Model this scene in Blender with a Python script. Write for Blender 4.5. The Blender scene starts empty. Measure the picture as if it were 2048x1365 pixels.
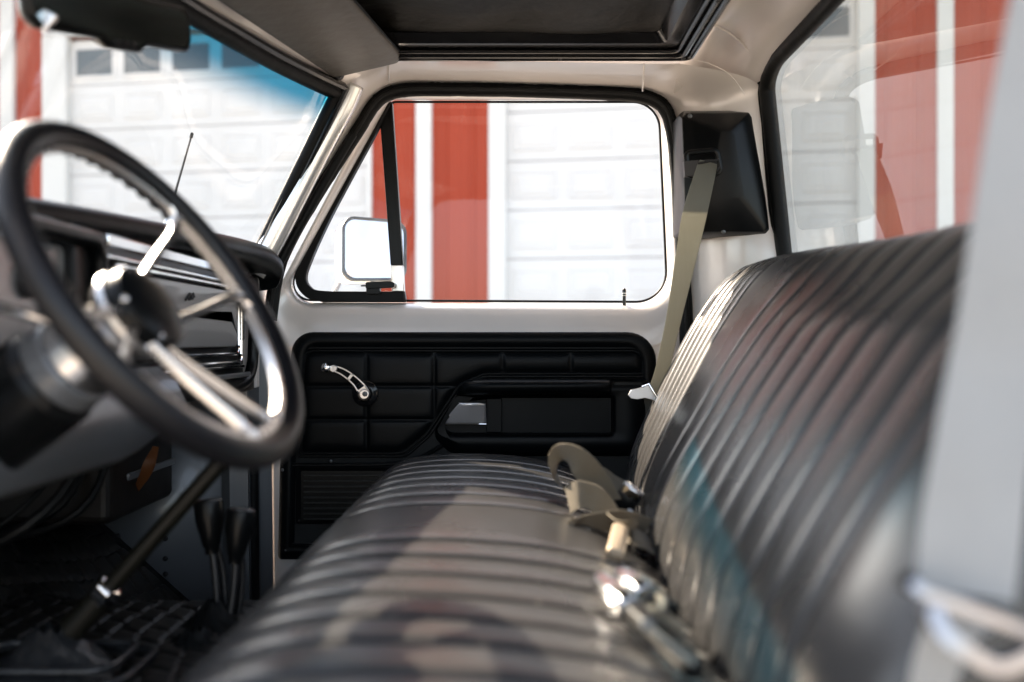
import bpy, bmesh, math, random
from mathutils import Vector, Matrix
from math import radians, sin, cos, pi, sqrt, exp

sc = bpy.context.scene
col = sc.collection
F = 1991.0          # focal length in photograph pixels (35 mm on 36 mm)

# ------------------------------------------------------------------ camera
cam_d = bpy.data.cameras.new('camera')
cam = bpy.data.objects.new('camera', cam_d)
col.objects.link(cam)
cam_d.lens = 35.0
cam_d.sensor_width = 36.0
cam_d.clip_start = 0.02
cam_d.clip_end = 2000
cam.location = (0, 0, 0)
cam.rotation_euler = (radians(90), 0, 0)
cam_d.dof.use_dof = True
cam_d.dof.focus_distance = 2.2
cam_d.dof.aperture_fstop = 2.1
sc.camera = cam

# ------------------------------------------------------------------ light
SUN_DIR = Vector((1.0, -1.05, -1.0)).normalized()      # direction the light travels
sun_el = math.asin(-SUN_DIR.z)
w = bpy.data.worlds.new('World')
sc.world = w
w.use_nodes = True
nt = w.node_tree
bg = nt.nodes['Background']
sky = nt.nodes.new('ShaderNodeTexSky')
sky.sky_type = 'NISHITA'
sky.sun_disc = False
sky.sun_elevation = sun_el
to_sun = -SUN_DIR
sky.sun_rotation = math.atan2(to_sun.x, to_sun.y)
sky.air_density = 1.0
sky.dust_density = 2.0
hs = nt.nodes.new('ShaderNodeHueSaturation')          # thin high cloud: a paler sky
hs.inputs['Saturation'].default_value = 0.55
nt.links.new(sky.outputs[0], hs.inputs['Color'])
nt.links.new(hs.outputs[0], bg.inputs[0])
bg.inputs[1].default_value = 0.14
sun_d = bpy.data.lights.new('sun', 'SUN')
sun_d.energy = 5.0
sun_d.angle = radians(0.55)
sun_d.color = (1.0, 0.82, 0.63)
sun = bpy.data.objects.new('sun', sun_d)
col.objects.link(sun)
sun.rotation_euler = SUN_DIR.to_track_quat('-Z', 'Y').to_euler()
sun.location = (-5, -2, 6)

sc.view_settings.view_transform = 'Standard'
sc.view_settings.look = 'None'
sc.view_settings.exposure = 2.22
sc.view_settings.gamma = 1.0
try:
    sc.view_settings.use_curve_mapping = False
except Exception:
    pass
sc.render.engine = 'CYCLES'
sc.cycles.use_denoising = True
sc.cycles.max_bounces = 10
sc.cycles.transparent_max_bounces = 16
sc.cycles.caustics_reflective = False
sc.cycles.sample_clamp_indirect = 6.0

random.seed(5)

# ------------------------------------------------------------------ materials
def mat(name, color, rough=0.5, metal=0.0, spec=0.5, coat=0.0, bump=None, vary=None, sheen=0.0, coat_rough=0.05):
    """bump = (kind, scale, strength, distance); vary = (scale, amount)"""
    m = bpy.data.materials.new(name)
    m.use_nodes = True
    n = m.node_tree
    b = n.nodes['Principled BSDF']
    b.inputs['Base Color'].default_value = (*color, 1)
    b.inputs['Roughness'].default_value = rough
    b.inputs['Metallic'].default_value = metal
    b.inputs['Specular IOR Level'].default_value = spec
    b.inputs['Coat Weight'].default_value = coat
    b.inputs['Coat Roughness'].default_value = coat_rough
    if sheen:
        b.inputs['Sheen Weight'].default_value = sheen
    tc = n.nodes.new('ShaderNodeTexCoord')
    if vary:
        nz = n.nodes.new('ShaderNodeTexNoise')
        nz.inputs['Scale'].default_value = vary[0]
        nz.inputs['Detail'].default_value = 6
        n.links.new(tc.outputs['Object'], nz.inputs['Vector'])
        mx = n.nodes.new('ShaderNodeMix'); mx.data_type = 'RGBA'
        a = vary[1]
        mx.inputs[6].default_value = (*[c * (1 - a) for c in color], 1)
        mx.inputs[7].default_value = (*[min(1, c * (1 + a)) for c in color], 1)
        n.links.new(nz.outputs['Fac'], mx.inputs[0])
        n.links.new(mx.outputs[2], b.inputs['Base Color'])
        mr = n.nodes.new('ShaderNodeMapRange')
        mr.inputs[3].default_value = max(0.02, rough - 0.07)
        mr.inputs[4].default_value = min(1, rough + 0.10)
        n.links.new(nz.outputs['Fac'], mr.inputs[0])
        n.links.new(mr.outputs[0], b.inputs['Roughness'])
    if bump:
        kind, s, st, dist = bump
        if kind == 'noise':
            t = n.nodes.new('ShaderNodeTexNoise'); t.inputs['Scale'].default_value = s; t.inputs['Detail'].default_value = 4
            out = t.outputs['Fac']
        elif kind == 'vor':
            t = n.nodes.new('ShaderNodeTexVoronoi'); t.inputs['Scale'].default_value = s
            out = t.outputs['Distance']
        else:
            t = n.nodes.new('ShaderNodeTexWave'); t.inputs['Scale'].default_value = s
            out = t.outputs['Fac']
        n.links.new(tc.outputs['Object'], t.inputs['Vector'])
        bp = n.nodes.new('ShaderNodeBump')
        bp.inputs['Strength'].default_value = st
        bp.inputs['Distance'].default_value = dist
        n.links.new(out, bp.inputs['Height'])
        n.links.new(bp.outputs[0], b.inputs['Normal'])
    return m

M = {}
M['paint'] = mat('silver_paint', (0.80, 0.745, 0.71), 0.30, 0.20, 0.5, 0.5, vary=(6, 0.05), bump=('noise', 14, 0.10, 0.004))
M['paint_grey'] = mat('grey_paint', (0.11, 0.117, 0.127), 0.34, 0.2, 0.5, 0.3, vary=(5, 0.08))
M['vinyl'] = mat('black_vinyl', (0.0030, 0.0038, 0.0046), 0.31, 0, 0.11, bump=('vor', 620, 0.35, 0.0006), vary=(9, 0.2))
M['vinyl_soft'] = mat('headliner_vinyl', (0.0028, 0.0024, 0.0018), 0.45, 0, 0.1, bump=('noise', 9, 0.5, 0.02), vary=(5, 0.2))
M['visor'] = mat('visor_vinyl', (0.095, 0.083, 0.072), 0.5, 0, 0.5, bump=('noise', 38, 0.35, 0.006), vary=(14, 0.12))
M['seat'] = mat('seat_vinyl', (0.036, 0.036, 0.037), 0.26, 0, 0.5, bump=('noise', 420, 0.10, 0.0006), vary=(2.5, 0.06))
def specks(m, scale, size, c):
    'a scatter of dusty specks lying on the surface'
    n = m.node_tree; b = n.nodes['Principled BSDF']; src = b.inputs['Base Color'].links[0].from_socket
    tc = [x for x in n.nodes if x.type == 'TEX_COORD'][0]
    v = n.nodes.new('ShaderNodeTexVoronoi'); v.inputs['Scale'].default_value = scale; n.links.new(tc.outputs['Object'], v.inputs['Vector'])
    sp_ = n.nodes.new('ShaderNodeSeparateColor'); n.links.new(v.outputs['Color'], sp_.inputs[0])
    th = n.nodes.new('ShaderNodeMath'); th.operation = 'MULTIPLY'; th.inputs[1].default_value = size; n.links.new(sp_.outputs[0], th.inputs[0])
    lt = n.nodes.new('ShaderNodeMath'); lt.operation = 'LESS_THAN'; n.links.new(v.outputs['Distance'], lt.inputs[0]); n.links.new(th.outputs[0], lt.inputs[1])
    mx = n.nodes.new('ShaderNodeMix'); mx.data_type = 'RGBA'; mx.inputs[7].default_value = (*c, 1)
    n.links.new(lt.outputs[0], mx.inputs[0]); n.links.new(src, mx.inputs[6]); n.links.new(mx.outputs[2], b.inputs['Base Color'])
specks(M['seat'], 38, .075, (.22, .20, .17))
specks(M['vinyl'], 45, .05, (.06, .055, .05))
M['rubber'] = mat('black_rubber', (0.004, 0.0045, 0.005), 0.5, 0, 0.18, vary=(30, 0.3), bump=('noise', 60, 0.3, 0.003))
M['plastic'] = mat('black_plastic', (0.004, 0.0045, 0.005), 0.3, 0, 0.2, bump=('noise', 300, 0.08, 0.001), vary=(10, 0.15))
M['gloss_trim'] = mat('black_gloss_trim', (0.008, 0.008, 0.009), 0.16, 0, 0.5, vary=(10, 0.2))
M['leather'] = mat('wheel_leather', (0.006, 0.006, 0.0075), 0.34, 0, 0.3, bump=('vor', 480, 0.3, 0.0005), vary=(14, 0.2))
M['chrome'] = mat('chrome', (0.86, 0.86, 0.87), 0.09, 1.0, 0.5, vary=(8, 0.03))
M['alu'] = mat('polished_aluminium', (0.74, 0.72, 0.71), 0.27, 1.0, 0.5, vary=(12, 0.04))
M['mirror'] = mat('mirror_glass', (0.92, 0.93, 0.94), 0.015, 1.0)
M['pillar'] = mat('highlit_pillar_paint', (0.88, 0.87, 0.86), 0.20, 0.7, 0.5, 0.5)  # brighter copy of the silver paint, carrying the pillar's sky highlight
M['slat'] = mat('highlit_slat_grey', (0.02, 0.021, 0.022), 0.35, 0, 0.4)  # black slats coloured grey to give them their highlights
M['brushed'] = mat('brushed_chrome', (0.62, 0.61, 0.62), 0.28, 0.55)
M['web_tan'] = mat('tan_webbing', (0.23, 0.19, 0.13), 0.8, 0, 0.3, sheen=0.3, bump=('wave', 130, 0.8, 0.0015), vary=(40, 0.15))
M['web_grey'] = mat('grey_beige_webbing', (0.27, 0.265, 0.23), 0.75, 0, 0.3, sheen=0.3, bump=('wave', 130, 0.8, 0.0015), vary=(30, 0.12))
M['web_pale'] = mat('pale_grey_webbing', (0.27, 0.28, 0.285), 0.7, 0, 0.3, sheen=0.2, bump=('wave', 240, 0.4, 0.0006), vary=(20, 0.1))
def translucent(m, k):
    n = m.node_tree; b = n.nodes['Principled BSDF']; out = [x for x in n.nodes if x.type == 'OUTPUT_MATERIAL'][0]
    t = n.nodes.new('ShaderNodeBsdfTranslucent'); t.inputs[0].default_value = [min(1, c * 1.6) for c in b.inputs['Base Color'].default_value]
    x = n.nodes.new('ShaderNodeMixShader'); x.inputs[0].default_value = k
    n.links.new(b.outputs[0], x.inputs[1]); n.links.new(t.outputs[0], x.inputs[2]); n.links.new(x.outputs[0], out.inputs[0])
translucent(M['web_grey'], .5); translucent(M['web_tan'], .15)
M['mat'] = mat('rubber_mat', (0.008, 0.0075, 0.007), 0.45, 0, 0.3, vary=(12, 0.4))
M['carpet'] = mat('dark_carpet', (0.006, 0.006, 0.006), 0.9, 0, 0.2, bump=('noise', 300, 0.6, 0.003), vary=(20, 0.3))
M['olive'] = mat('olive_lever_paint', (0.005, 0.0048, 0.0032), 0.45, 0.0, 0.3, vary=(20, 0.2))
M['amber'] = mat('amber_plastic', (0.11, 0.04, 0.013), 0.4, 0, 0.5, vary=(20, 0.3))
M['brown'] = mat('brown_heater_plastic', (0.004, 0.0025, 0.0015), 0.5, 0, 0.4, vary=(15, 0.3))
M['dark_metal'] = mat('dark_metal', (0.03, 0.03, 0.032), 0.4, 0.6, vary=(15, 0.2))
M['bezel'] = mat('mirror_bezel_grey', (0.10, 0.105, 0.11), 0.35, 0.3, vary=(20, 0.1))
M['white_door'] = mat('white_garage_door', (0.70, 0.685, 0.665), 0.55, 0, 0.3, vary=(2, 0.02))
M['white_trim'] = mat('white_trim', (0.70, 0.69, 0.66), 0.5, 0, 0.3, vary=(3, 0.03))
M['red'] = mat('red_metal_siding', (0.36, 0.058, 0.029), 0.5, 0, 0.12, vary=(1.5, 0.07))
M['roof'] = mat('barn_roof_metal', (0.35, 0.35, 0.36), 0.45, 0.3, vary=(2, 0.08))
M['pane'] = mat('garage_window_glass', (0.09, 0.105, 0.11), 0.08, 0, 0.6, vary=(3, 0.2))
M['concrete'] = mat('concrete_ground', (0.42, 0.385, 0.34), 0.85, 0, 0.3, vary=(1.3, 0.12), bump=('noise', 30, 0.3, 0.01))
M['gravel'] = mat('gravel_ground', (0.27, 0.25, 0.21), 0.9, 0, 0.3, vary=(0.8, 0.25), bump=('vor', 25, 0.5, 0.02))
M['gauge'] = mat('gauge_face', (0.35, 0.34, 0.33), 0.2, 0.4, vary=(30, 0.3))

def glass(name, tint=(0.93, 0.96, 0.95), haze=0.03, band=None, boost=1.5):
    m = bpy.data.materials.new(name); m.use_nodes = True
    n = m.node_tree; n.nodes.clear()
    out = n.nodes.new('ShaderNodeOutputMaterial')
    tr = n.nodes.new('ShaderNodeBsdfTransparent'); tr.inputs[0].default_value = (*tint, 1)
    gl = n.nodes.new('ShaderNodeBsdfGlossy'); gl.inputs['Roughness'].default_value = 0.0
    fr = n.nodes.new('ShaderNodeLayerWeight'); fr.inputs[0].default_value = 0.5
    pw = n.nodes.new('ShaderNodeMath'); pw.operation = 'POWER'; pw.inputs[1].default_value = 5
    n.links.new(fr.outputs['Facing'], pw.inputs[0])
    mu = n.nodes.new('ShaderNodeMath'); mu.operation = 'MULTIPLY_ADD'; mu.use_clamp = True; mu.inputs[1].default_value = 0.96 * boost; mu.inputs[2].default_value = 0.04 * boost
    n.links.new(pw.outputs[0], mu.inputs[0])
    mx = n.nodes.new('ShaderNodeMixShader')
    n.links.new(mu.outputs[0], mx.inputs[0]); n.links.new(tr.outputs[0], mx.inputs[1]); n.links.new(gl.outputs[0], mx.inputs[2])
    tl = n.nodes.new('ShaderNodeBsdfDiffuse'); tl.inputs[0].default_value = (0.8, 0.8, 0.78, 1)  # pale diffuse veil mixed in to imitate whitish glare on the glass
    mx2 = n.nodes.new('ShaderNodeMixShader')
    tc = n.nodes.new('ShaderNodeTexCoord')
    nz = n.nodes.new('ShaderNodeTexNoise'); nz.inputs['Scale'].default_value = 5; nz.inputs['Detail'].default_value = 5
    n.links.new(tc.outputs['Object'], nz.inputs[0])
    mr = n.nodes.new('ShaderNodeMapRange'); mr.inputs[1].default_value = 0.3; mr.inputs[2].default_value = 0.75
    mr.inputs[3].default_value = haze * 0.5; mr.inputs[4].default_value = haze * 1.5
    n.links.new(nz.outputs[0], mr.inputs[0]); n.links.new(mr.outputs[0], mx2.inputs[0])
    n.links.new(mx.outputs[0], mx2.inputs[1]); n.links.new(tl.outputs[0], mx2.inputs[2])
    n.links.new(mx2.outputs[0], out.inputs[0])
    if band:                      # shade band dyed into the upper edge of the glass
        z0, z1, c = band
        sp = n.nodes.new('ShaderNodeSeparateXYZ'); n.links.new(tc.outputs['Object'], sp.inputs[0])
        r = n.nodes.new('ShaderNodeMapRange'); r.interpolation_type = 'SMOOTHSTEP'
        r.inputs[1].default_value = z0; r.inputs[2].default_value = z1
        n.links.new(sp.outputs[2], r.inputs[0])
        cm = n.nodes.new('ShaderNodeMix'); cm.data_type = 'RGBA'
        cm.inputs[6].default_value = (*tint, 1); cm.inputs[7].default_value = (*c, 1)
        n.links.new(r.outputs[0], cm.inputs[0]); n.links.new(cm.outputs[2], tr.inputs[0])
    return m
M['glass_ws'] = glass('windshield_glass', (0.95, 0.97, 0.97), 0.09, (0.438, 0.508, (0.012, 0.25, 0.41)), 1.4)
M['glass_side'] = glass('door_glass', (0.97, 0.98, 0.98), 0.0015, None, 0.8)
M['glass_rear'] = glass('rear_glass', (0.86, 0.89, 0.86), 0.13, None, 2.0)

# ------------------------------------------------------------------ helpers
def P(px, py, Y):
    return Vector(((px - 1024) / F * Y, Y, (682 - py) / F * Y))

def setp(o, label=None, cat=None, group=None, kind=None):
    if label: o['label'] = label
    if cat: o['category'] = cat
    if group: o['group'] = group
    if kind: o['kind'] = kind
    return o

def empty(name, loc=(0, 0, 0), parent=None, rz=0):
    o = bpy.data.objects.new(name, None); col.objects.link(o)
    o.location = loc; o.rotation_euler = (0, 0, rz); o.empty_display_size = 0.1
    if parent: o.parent = parent
    return o

class MB:
    """collects shapes for one mesh; build() links it as one object"""
    def __init__(s): s.v = []; s.f = []; s.mi = []; s.cur = 0
    def add(s, vs, fs):
        k = len(s.v); s.v += [tuple(v) for v in vs]
        for f in fs: s.f.append([i + k for i in f]); s.mi.append(s.cur)
        return s
    def grid(s, rows, closed_u=False, closed_v=False):
        nu = len(rows); nv = len(rows[0]); vs = [p for r in rows for p in r]; fs = []
        for i in range(nu if closed_u else nu - 1):
            for j in range(nv if closed_v else nv - 1):
                a = i * nv + j; b = i * nv + (j + 1) % nv; c = ((i + 1) % nu) * nv + (j + 1) % nv; d = ((i + 1) % nu) * nv + j
                fs.append((a, b, c, d))
        return s.add(vs, fs)
    def box(s, x0, x1, y0, y1, z0, z1, rot=None):
        vs = [Vector((x, y, z)) for x in (x0, x1) for y in (y0, y1) for z in (z0, z1)]
        if rot: vs = [rot @ v for v in vs]
        return s.add(vs, [(0, 1, 3, 2), (4, 6, 7, 5), (0, 4, 5, 1), (2, 3, 7, 6), (0, 2, 6, 4), (1, 5, 7, 3)])
    def prism(s, pts, off):
        """closed outline extruded by vector off"""
        n = len(pts); off = Vector(off); vs = [Vector(p) for p in pts] + [Vector(p) + off for p in pts]
        fs = [tuple(range(n)), tuple(range(2 * n - 1, n - 1, -1))] + [(i, (i + 1) % n, n + (i + 1) % n, n + i) for i in range(n)]
        return s.add(vs, fs)
    def tube(s, pts, r, n=16, closed=False, cap=True, prof=None, up=None):
        """sweep circle (or profile list of (a,b)) along points; r number or list"""
        m = len(pts); pts = [Vector(p) for p in pts]
        rows = []
        ref = Vector(up) if up else None
        prev = None
        for i in range(m):
            if closed: t = pts[(i + 1) % m] - pts[i - 1]
            else: t = pts[min(i + 1, m - 1)] - pts[max(i - 1, 0)]
            t.normalize()
            if ref is not None: a = ref - t * ref.dot(t)
            elif prev is None:
                q = Vector((0, 0, 1)) if abs(t.z) < .9 else Vector((0, 1, 0)); a = q - t * q.dot(t)
            else: a = prev - t * prev.dot(t)
            a.normalize(); prev = a; b = t.cross(a)
            rr = r[i] if isinstance(r, (list, tuple)) else r
            if prof: rows.append([pts[i] + a * (u * rr) + b * (v * rr) for u, v in prof])
            else: rows.append([pts[i] + (a * cos(2 * pi * k / n) + b * sin(2 * pi * k / n)) * rr for k in range(n)])
        k0 = len(s.v)
        s.grid(rows, closed_u=closed, closed_v=True)
        nn = len(rows[0])
        if cap and not closed:
            s.f.append([k0 + i for i in range(nn - 1, -1, -1)]); s.mi.append(s.cur)
            s.f.append([k0 + (m - 1) * nn + i for i in range(nn)]); s.mi.append(s.cur)
        return s
    def lathe(s, c, axis, prof, n=32):
        """prof = list of (distance along axis, radius)"""
        ax = Vector(axis).normalized(); q = Vector((0, 0, 1)) if abs(ax.z) < .9 else Vector((0, 1, 0))
        a = (q - ax * q.dot(ax)).normalized(); b = ax.cross(a); c = Vector(c)
        rows = [[c + ax * h + (a * cos(2 * pi * k / n) + b * sin(2 * pi * k / n)) * r for k in range(n)] for h, r in prof]
        k0 = len(s.v); s.grid(rows, closed_v=True)
        s.f.append([k0 + i for i in range(n - 1, -1, -1)]); s.mi.append(s.cur)
        s.f.append([k0 + (len(rows) - 1) * n + i for i in range(n)]); s.mi.append(s.cur)
        return s
    def build(s, name, mats, parent=None, smooth=True, bevel=0, sub=0, angle=35, solid=0, recalc=True, loc=None):
        me = bpy.data.meshes.new(name)
        me.from_pydata(s.v, [], s.f)
        ms = mats if isinstance(mats, (list, tuple)) else [mats]
        for m in ms: me.materials.append(m)
        for p, k in zip(me.polygons, s.mi): p.material_index = k
        bm = bmesh.new(); bm.from_mesh(me)
        if recalc: bmesh.ops.recalc_face_normals(bm, faces=bm.faces)
        for f in bm.faces: f.smooth = smooth
        bm.to_mesh(me); bm.free()
        o = bpy.data.objects.new(name, me); col.objects.link(o)
        if parent: o.parent = parent
        if loc: o.location = loc
        if solid:
            md = o.modifiers.new('solid', 'SOLIDIFY'); md.thickness = solid; md.offset = 0
        if bevel:
            md = o.modifiers.new('bevel', 'BEVEL'); md.width = bevel; md.segments = 3; md.limit_method = 'ANGLE'; md.angle_limit = radians(30)
            md.harden_normals = False
        if sub:
            md = o.modifiers.new('sub', 'SUBSURF'); md.levels = sub; md.render_levels = sub
        if smooth and angle < 180:
            try: me.set_sharp_from_angle(angle=radians(angle))
            except Exception: pass
        return o

def catmull(pts, n=8, closed=False):
    pts = [Vector(p) for p in pts]; m = len(pts); out = []
    for i in range(m if closed else m - 1):
        if closed: p0, p1, p2, p3 = pts[i - 1], pts[i], pts[(i + 1) % m], pts[(i + 2) % m]
        else: p0, p1, p2, p3 = pts[max(i - 1, 0)], pts[i], pts[i + 1], pts[min(i + 2, m - 1)]
        for k in range(n):
            t = k / n
            out.append(0.5 * ((2 * p1) + (p2 - p0) * t + (2 * p0 - 5 * p1 + 4 * p2 - p3) * t * t + (3 * p1 - p0 - 3 * p2 + p3) * t ** 3))
    if not closed: out.append(pts[-1].copy())
    return out

def rpoly(corners, n=6):
    """rounded polygon from (x, y, r); same count of points for every corner"""
    out = []; m = len(corners)
    for i in range(m):
        p = Vector(corners[i][:2]); a = Vector(corners[i - 1][:2]); b = Vector(corners[(i + 1) % m][:2]); r = corners[i][2]
        d1 = (a - p).normalized(); d2 = (b - p).normalized()
        ang = d1.angle(d2); r = max(r, 1e-5)
        t = min(r / math.tan(ang / 2), (a - p).length * .48, (b - p).length * .48); r = t * math.tan(ang / 2)
        c = p + (d1 + d2).normalized() * (r / sin(ang / 2))
        s = p + d1 * t - c; e = p + d2 * t - c
        a0 = math.atan2(s.y, s.x); a1 = math.atan2(e.y, e.x); da = (a1 - a0 + pi) % (2 * pi) - pi
        for k in range(n + 1):
            q = a0 + da * k / n; out.append((c.x + r * cos(q), c.y + r * sin(q)))
    return out

def loop3(corners, Y, n=6):
    return [P(x, y, Y) for x, y in rpoly(corners, n)]

def ribbon(mb, pts, widths, wdirs, th=0.0009, n=8, sub=None):
    """flat strap along pts; wdirs = width direction per control point"""
    m = len(pts)
    cp = catmull(pts, n); wd = catmull(wdirs, n)
    ww = catmull([(w_, 0, 0) for w_ in widths], n)
    rows = []
    for i, p in enumerate(cp):
        t = (cp[min(i + 1, len(cp) - 1)] - cp[max(i - 1, 0)]).normalized()
        a = wd[i] - t * wd[i].dot(t); a.normalize(); b = t.cross(a); h = ww[i].x / 2
        rows.append([p - a * h - b * th, p - a * h * .5 - b * th, p - b * th, p + a * h * .5 - b * th, p + a * h - b * th, p + a * h + b * th, p + a * h * .5 + b * th, p + b * th, p - a * h * .5 + b * th, p - a * h + b * th])
    k0 = len(mb.v); mb.grid(rows, closed_v=True)
    mb.f.append([k0 + i for i in range(9, -1, -1)]); mb.mi.append(0)
    mb.f.append([k0 + (len(rows) - 1) * 10 + i for i in range(10)]); mb.mi.append(0)
    return mb

def interp(t, ks):
    if t <= ks[0][0]: return ks[0][1]
    for (a, va), (b, vb) in zip(ks, ks[1:]):
        if t <= b:
            u = (t - a) / (b - a); return va + (vb - va) * u
    return ks[-1][1]
def smooth01(t):
    t = max(0, min(1, t)); return t * t * (3 - 2 * t)

# ================================================================== SETTING
GZ = -1.32
g = MB(); N = 24
g.grid([[Vector((-600 + 1200 * i / N, -600 + 1200 * j / N, GZ - 0.01)) for j in range(N + 1)] for i in range(N + 1)])
setp(g.build('ground', M['gravel'], smooth=False), kind='structure')
g = MB(); g.add([(-14, -9, GZ), (14, -9, GZ), (14, 14, GZ), (-14, 14, GZ)], [(0, 1, 2, 3)])
setp(g.build('driveway', M['concrete'], smooth=False), kind='structure')

# ------------------------------------------------------------------ barn
WY, WS = 10.7, 0.18
ang = -math.atan(WS)
barn = empty('barn', (0, WY, 0), None, ang)
setp(barn, 'red ribbed metal barn with white trim and white panelled garage doors beyond the truck windows', 'building')
def S(px):
    x = (px - 1024) / F; Y = WY / (1 + WS * x); return x * Y / cos(ang)
SEC, WZ = 0.5275, 3.26
def siding(s0, s1, z0, z1):
    mb = MB(); row = []; s = s0; k = 0
    while s < s1 - 1e-6:                  # ribbed steel profile: one tall rib, two low ones per 0.3 m
        for ds, dy in ((0, 0), (.105, 0), (.115, -.006), (.135, -.006), (.145, 0), (.19, 0), (.20, -.006), (.22, -.006), (.23, 0), (.262, 0), (.272, -.018), (.293, -.018)):
            if s + ds < s1: row.append((s + ds, dy))
        s += .305
    row.append((s1, 0))
    mb.grid([[Vector((a, b, z)) for a, b in row] for z in (z0, z1)])
    mb.grid([[Vector((a, b, z)) for a, b in ((s0, .12), (s1, .12))] for z in (z0, z1)])
    return mb
D1 = (S(135), S(735)); D2 = (S(1012), S(1716)); D3 = (S(1716) + 2.0, S(1716) + 5.66); D0 = (D1[0] - 5.4, D1[0] - 1.75)
TOPZ = WZ + .30; EAVE = 5.0
doors = [D0, D1, D2, D3]
edges = [-14.0] + [e for d in doors for e in d] + [16.0]
mbw = MB()
for i in range(0, len(edges), 2):
    q = siding(edges[i], edges[i + 1], GZ, TOPZ); mbw.add(q.v, q.f)
q = siding(-14.0, 16.0, TOPZ, EAVE); mbw.add(q.v, q.f)
mbw.box(-14, -13.9, .13, 9, GZ, EAVE); mbw.box(15.9, 16, .13, 9, GZ, EAVE); mbw.box(-14, 16, 8.9, 9, GZ, EAVE)
wl = mbw.build('wall', M['red'], barn, smooth=False, recalc=False)
mb = MB(); mb.add([(-14.4, -.5, EAVE - .05), (16.4, -.5, EAVE - .05), (16.4, 4.5, EAVE + 1.7), (-14.4, 4.5, EAVE + 1.7), (-14.4, 9.5, EAVE - .05), (16.4, 9.5, EAVE - .05)], [(0, 1, 2, 3), (3, 2, 5, 4)])
mb.build('roof', M['roof'], barn, smooth=False, solid=.06)

def garage_door(a, b, wins=True):
    y0 = .03
    mb = MB(); W = (b - a); pw = W / 6
    rec = .07
    # recessed door sections with raised panels
    z = WZ + SEC / 2; k = 0
    while z > GZ + .05:
        zb = max(z - SEC, GZ + .004)
        mb.box(a, b, rec, rec + .04, zb + .005, z - .005)
        for c in range(6):
            x0 = a + c * pw + pw * .12; x1 = a + (c + 1) * pw - pw * .12
            z0 = zb + .11; z1 = z - .11
            if z1 - z0 < .1: continue
            if k == 0 and wins: 
                f_ = .035
                for bx in ((x0 - f_, x1 + f_, z1, z1 + f_), (x0 - f_, x1 + f_, z0 - f_, z0), (x0 - f_, x0, z0, z1), (x1, x1 + f_, z0, z1)):
                    mb.box(bx[0], bx[1], rec - .014, rec, bx[2], bx[3])
                continue
            o = .030; h = .015
            out = [(x0, z0), (x1, z0), (x1, z1), (x0, z1)]
            R = [[Vector((x0 + i_, rec - dy, z0 + i_)), Vector((x1 - i_, rec - dy, z0 + i_)), Vector((x1 - i_, rec - dy, z1 - i_)), Vector((x0 + i_, rec - dy, z1 - i_))]
                 for i_, dy in ((0, 0), (o * .35, h * .9), (o * .8, h * .9), (o * 1.2, h * .25), (o * 2.4, h))]
            mb.grid(R, closed_v=True); n0 = len(mb.v); mb.f.append([n0 - 4, n0 - 3, n0 - 2, n0 - 1]); mb.mi.append(0)
        z -= SEC; k += 1
    g = mb.build('garage_door', M['white_door'], barn, smooth=False, bevel=0, recalc=True)
    if wins:
        for c in range(6):
            x0 = a + c * pw + pw * .12; x1 = a + (c + 1) * pw - pw * .12
            MB().box(x0, x1, rec - .006, rec + .001, WZ - SEC / 2 + .11, WZ + SEC / 2 - .11).build('window', M['pane'], g, smooth=False)
    return g
for i, d in enumerate(doors):
    g = garage_door(*d)
    g['label'] = ['white panelled garage door far to the left of the windshield view', 'white garage door with a row of small dark windows seen through the windshield',
                  'white panelled garage door filling the passenger window and the rear window edge', 'white panelled garage door beyond the red wall right of the rear window'][i]
def trim(s0, s1, z0, z1, d=.035, name='trim_board', rec=0):
    mb = MB().box(s0, s1, -d, .07, z0, z1)
    return mb.build(name, M['white_trim'], barn, smooth=False, bevel=.006)
tl = S(135) - S(87)
for (s0, s1) in ((S(87), S(135)), (S(735), S(744.5)), (S(978), S(1012)), (S(1716), S(1749)), (D0[0] - .2, D0[0]), (D0[1], D0[1] + .2), (D3[0] - .18, D3[0]), (D3[1], D3[1] + .18)):
    trim(s0, s1, GZ + .002, TOPZ)
for d in doors: trim(d[0] - .3, d[1] + .3, TOPZ + .002, TOPZ + .20, .045, 'door_header')
for (s0, s1) in ((S(834), S(865)), (S(1873), S(1905)), (D0[1] + .9, D0[1] + 1.08)):
    trim(s0, s1, GZ + .002, EAVE - .3, .06, 'downspout')

# ================================================================== TRUCK
truck = empty('pickup_truck', (0, 1.43, GZ))
setp(truck, 'old silver pickup truck seen from inside, with black bench seat and door trim', 'pickup truck')
_b = MB.build
OFF = -Vector(truck.location)
def tb(mb, name, mats, parent=None, **k):
    """build a truck part: world coordinates under the truck's empty"""
    o = mb.build(name, mats, None, **k)
    o.parent = parent or truck
    o.matrix_parent_inverse = Matrix.Identity(4)
    if parent is None: o.location = OFF
    else: o.location = (0, 0, 0)
    return o
def grp(name, parent=None):
    o = empty(name, OFF if parent is None else (0, 0, 0), parent or truck)
    return o

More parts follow.
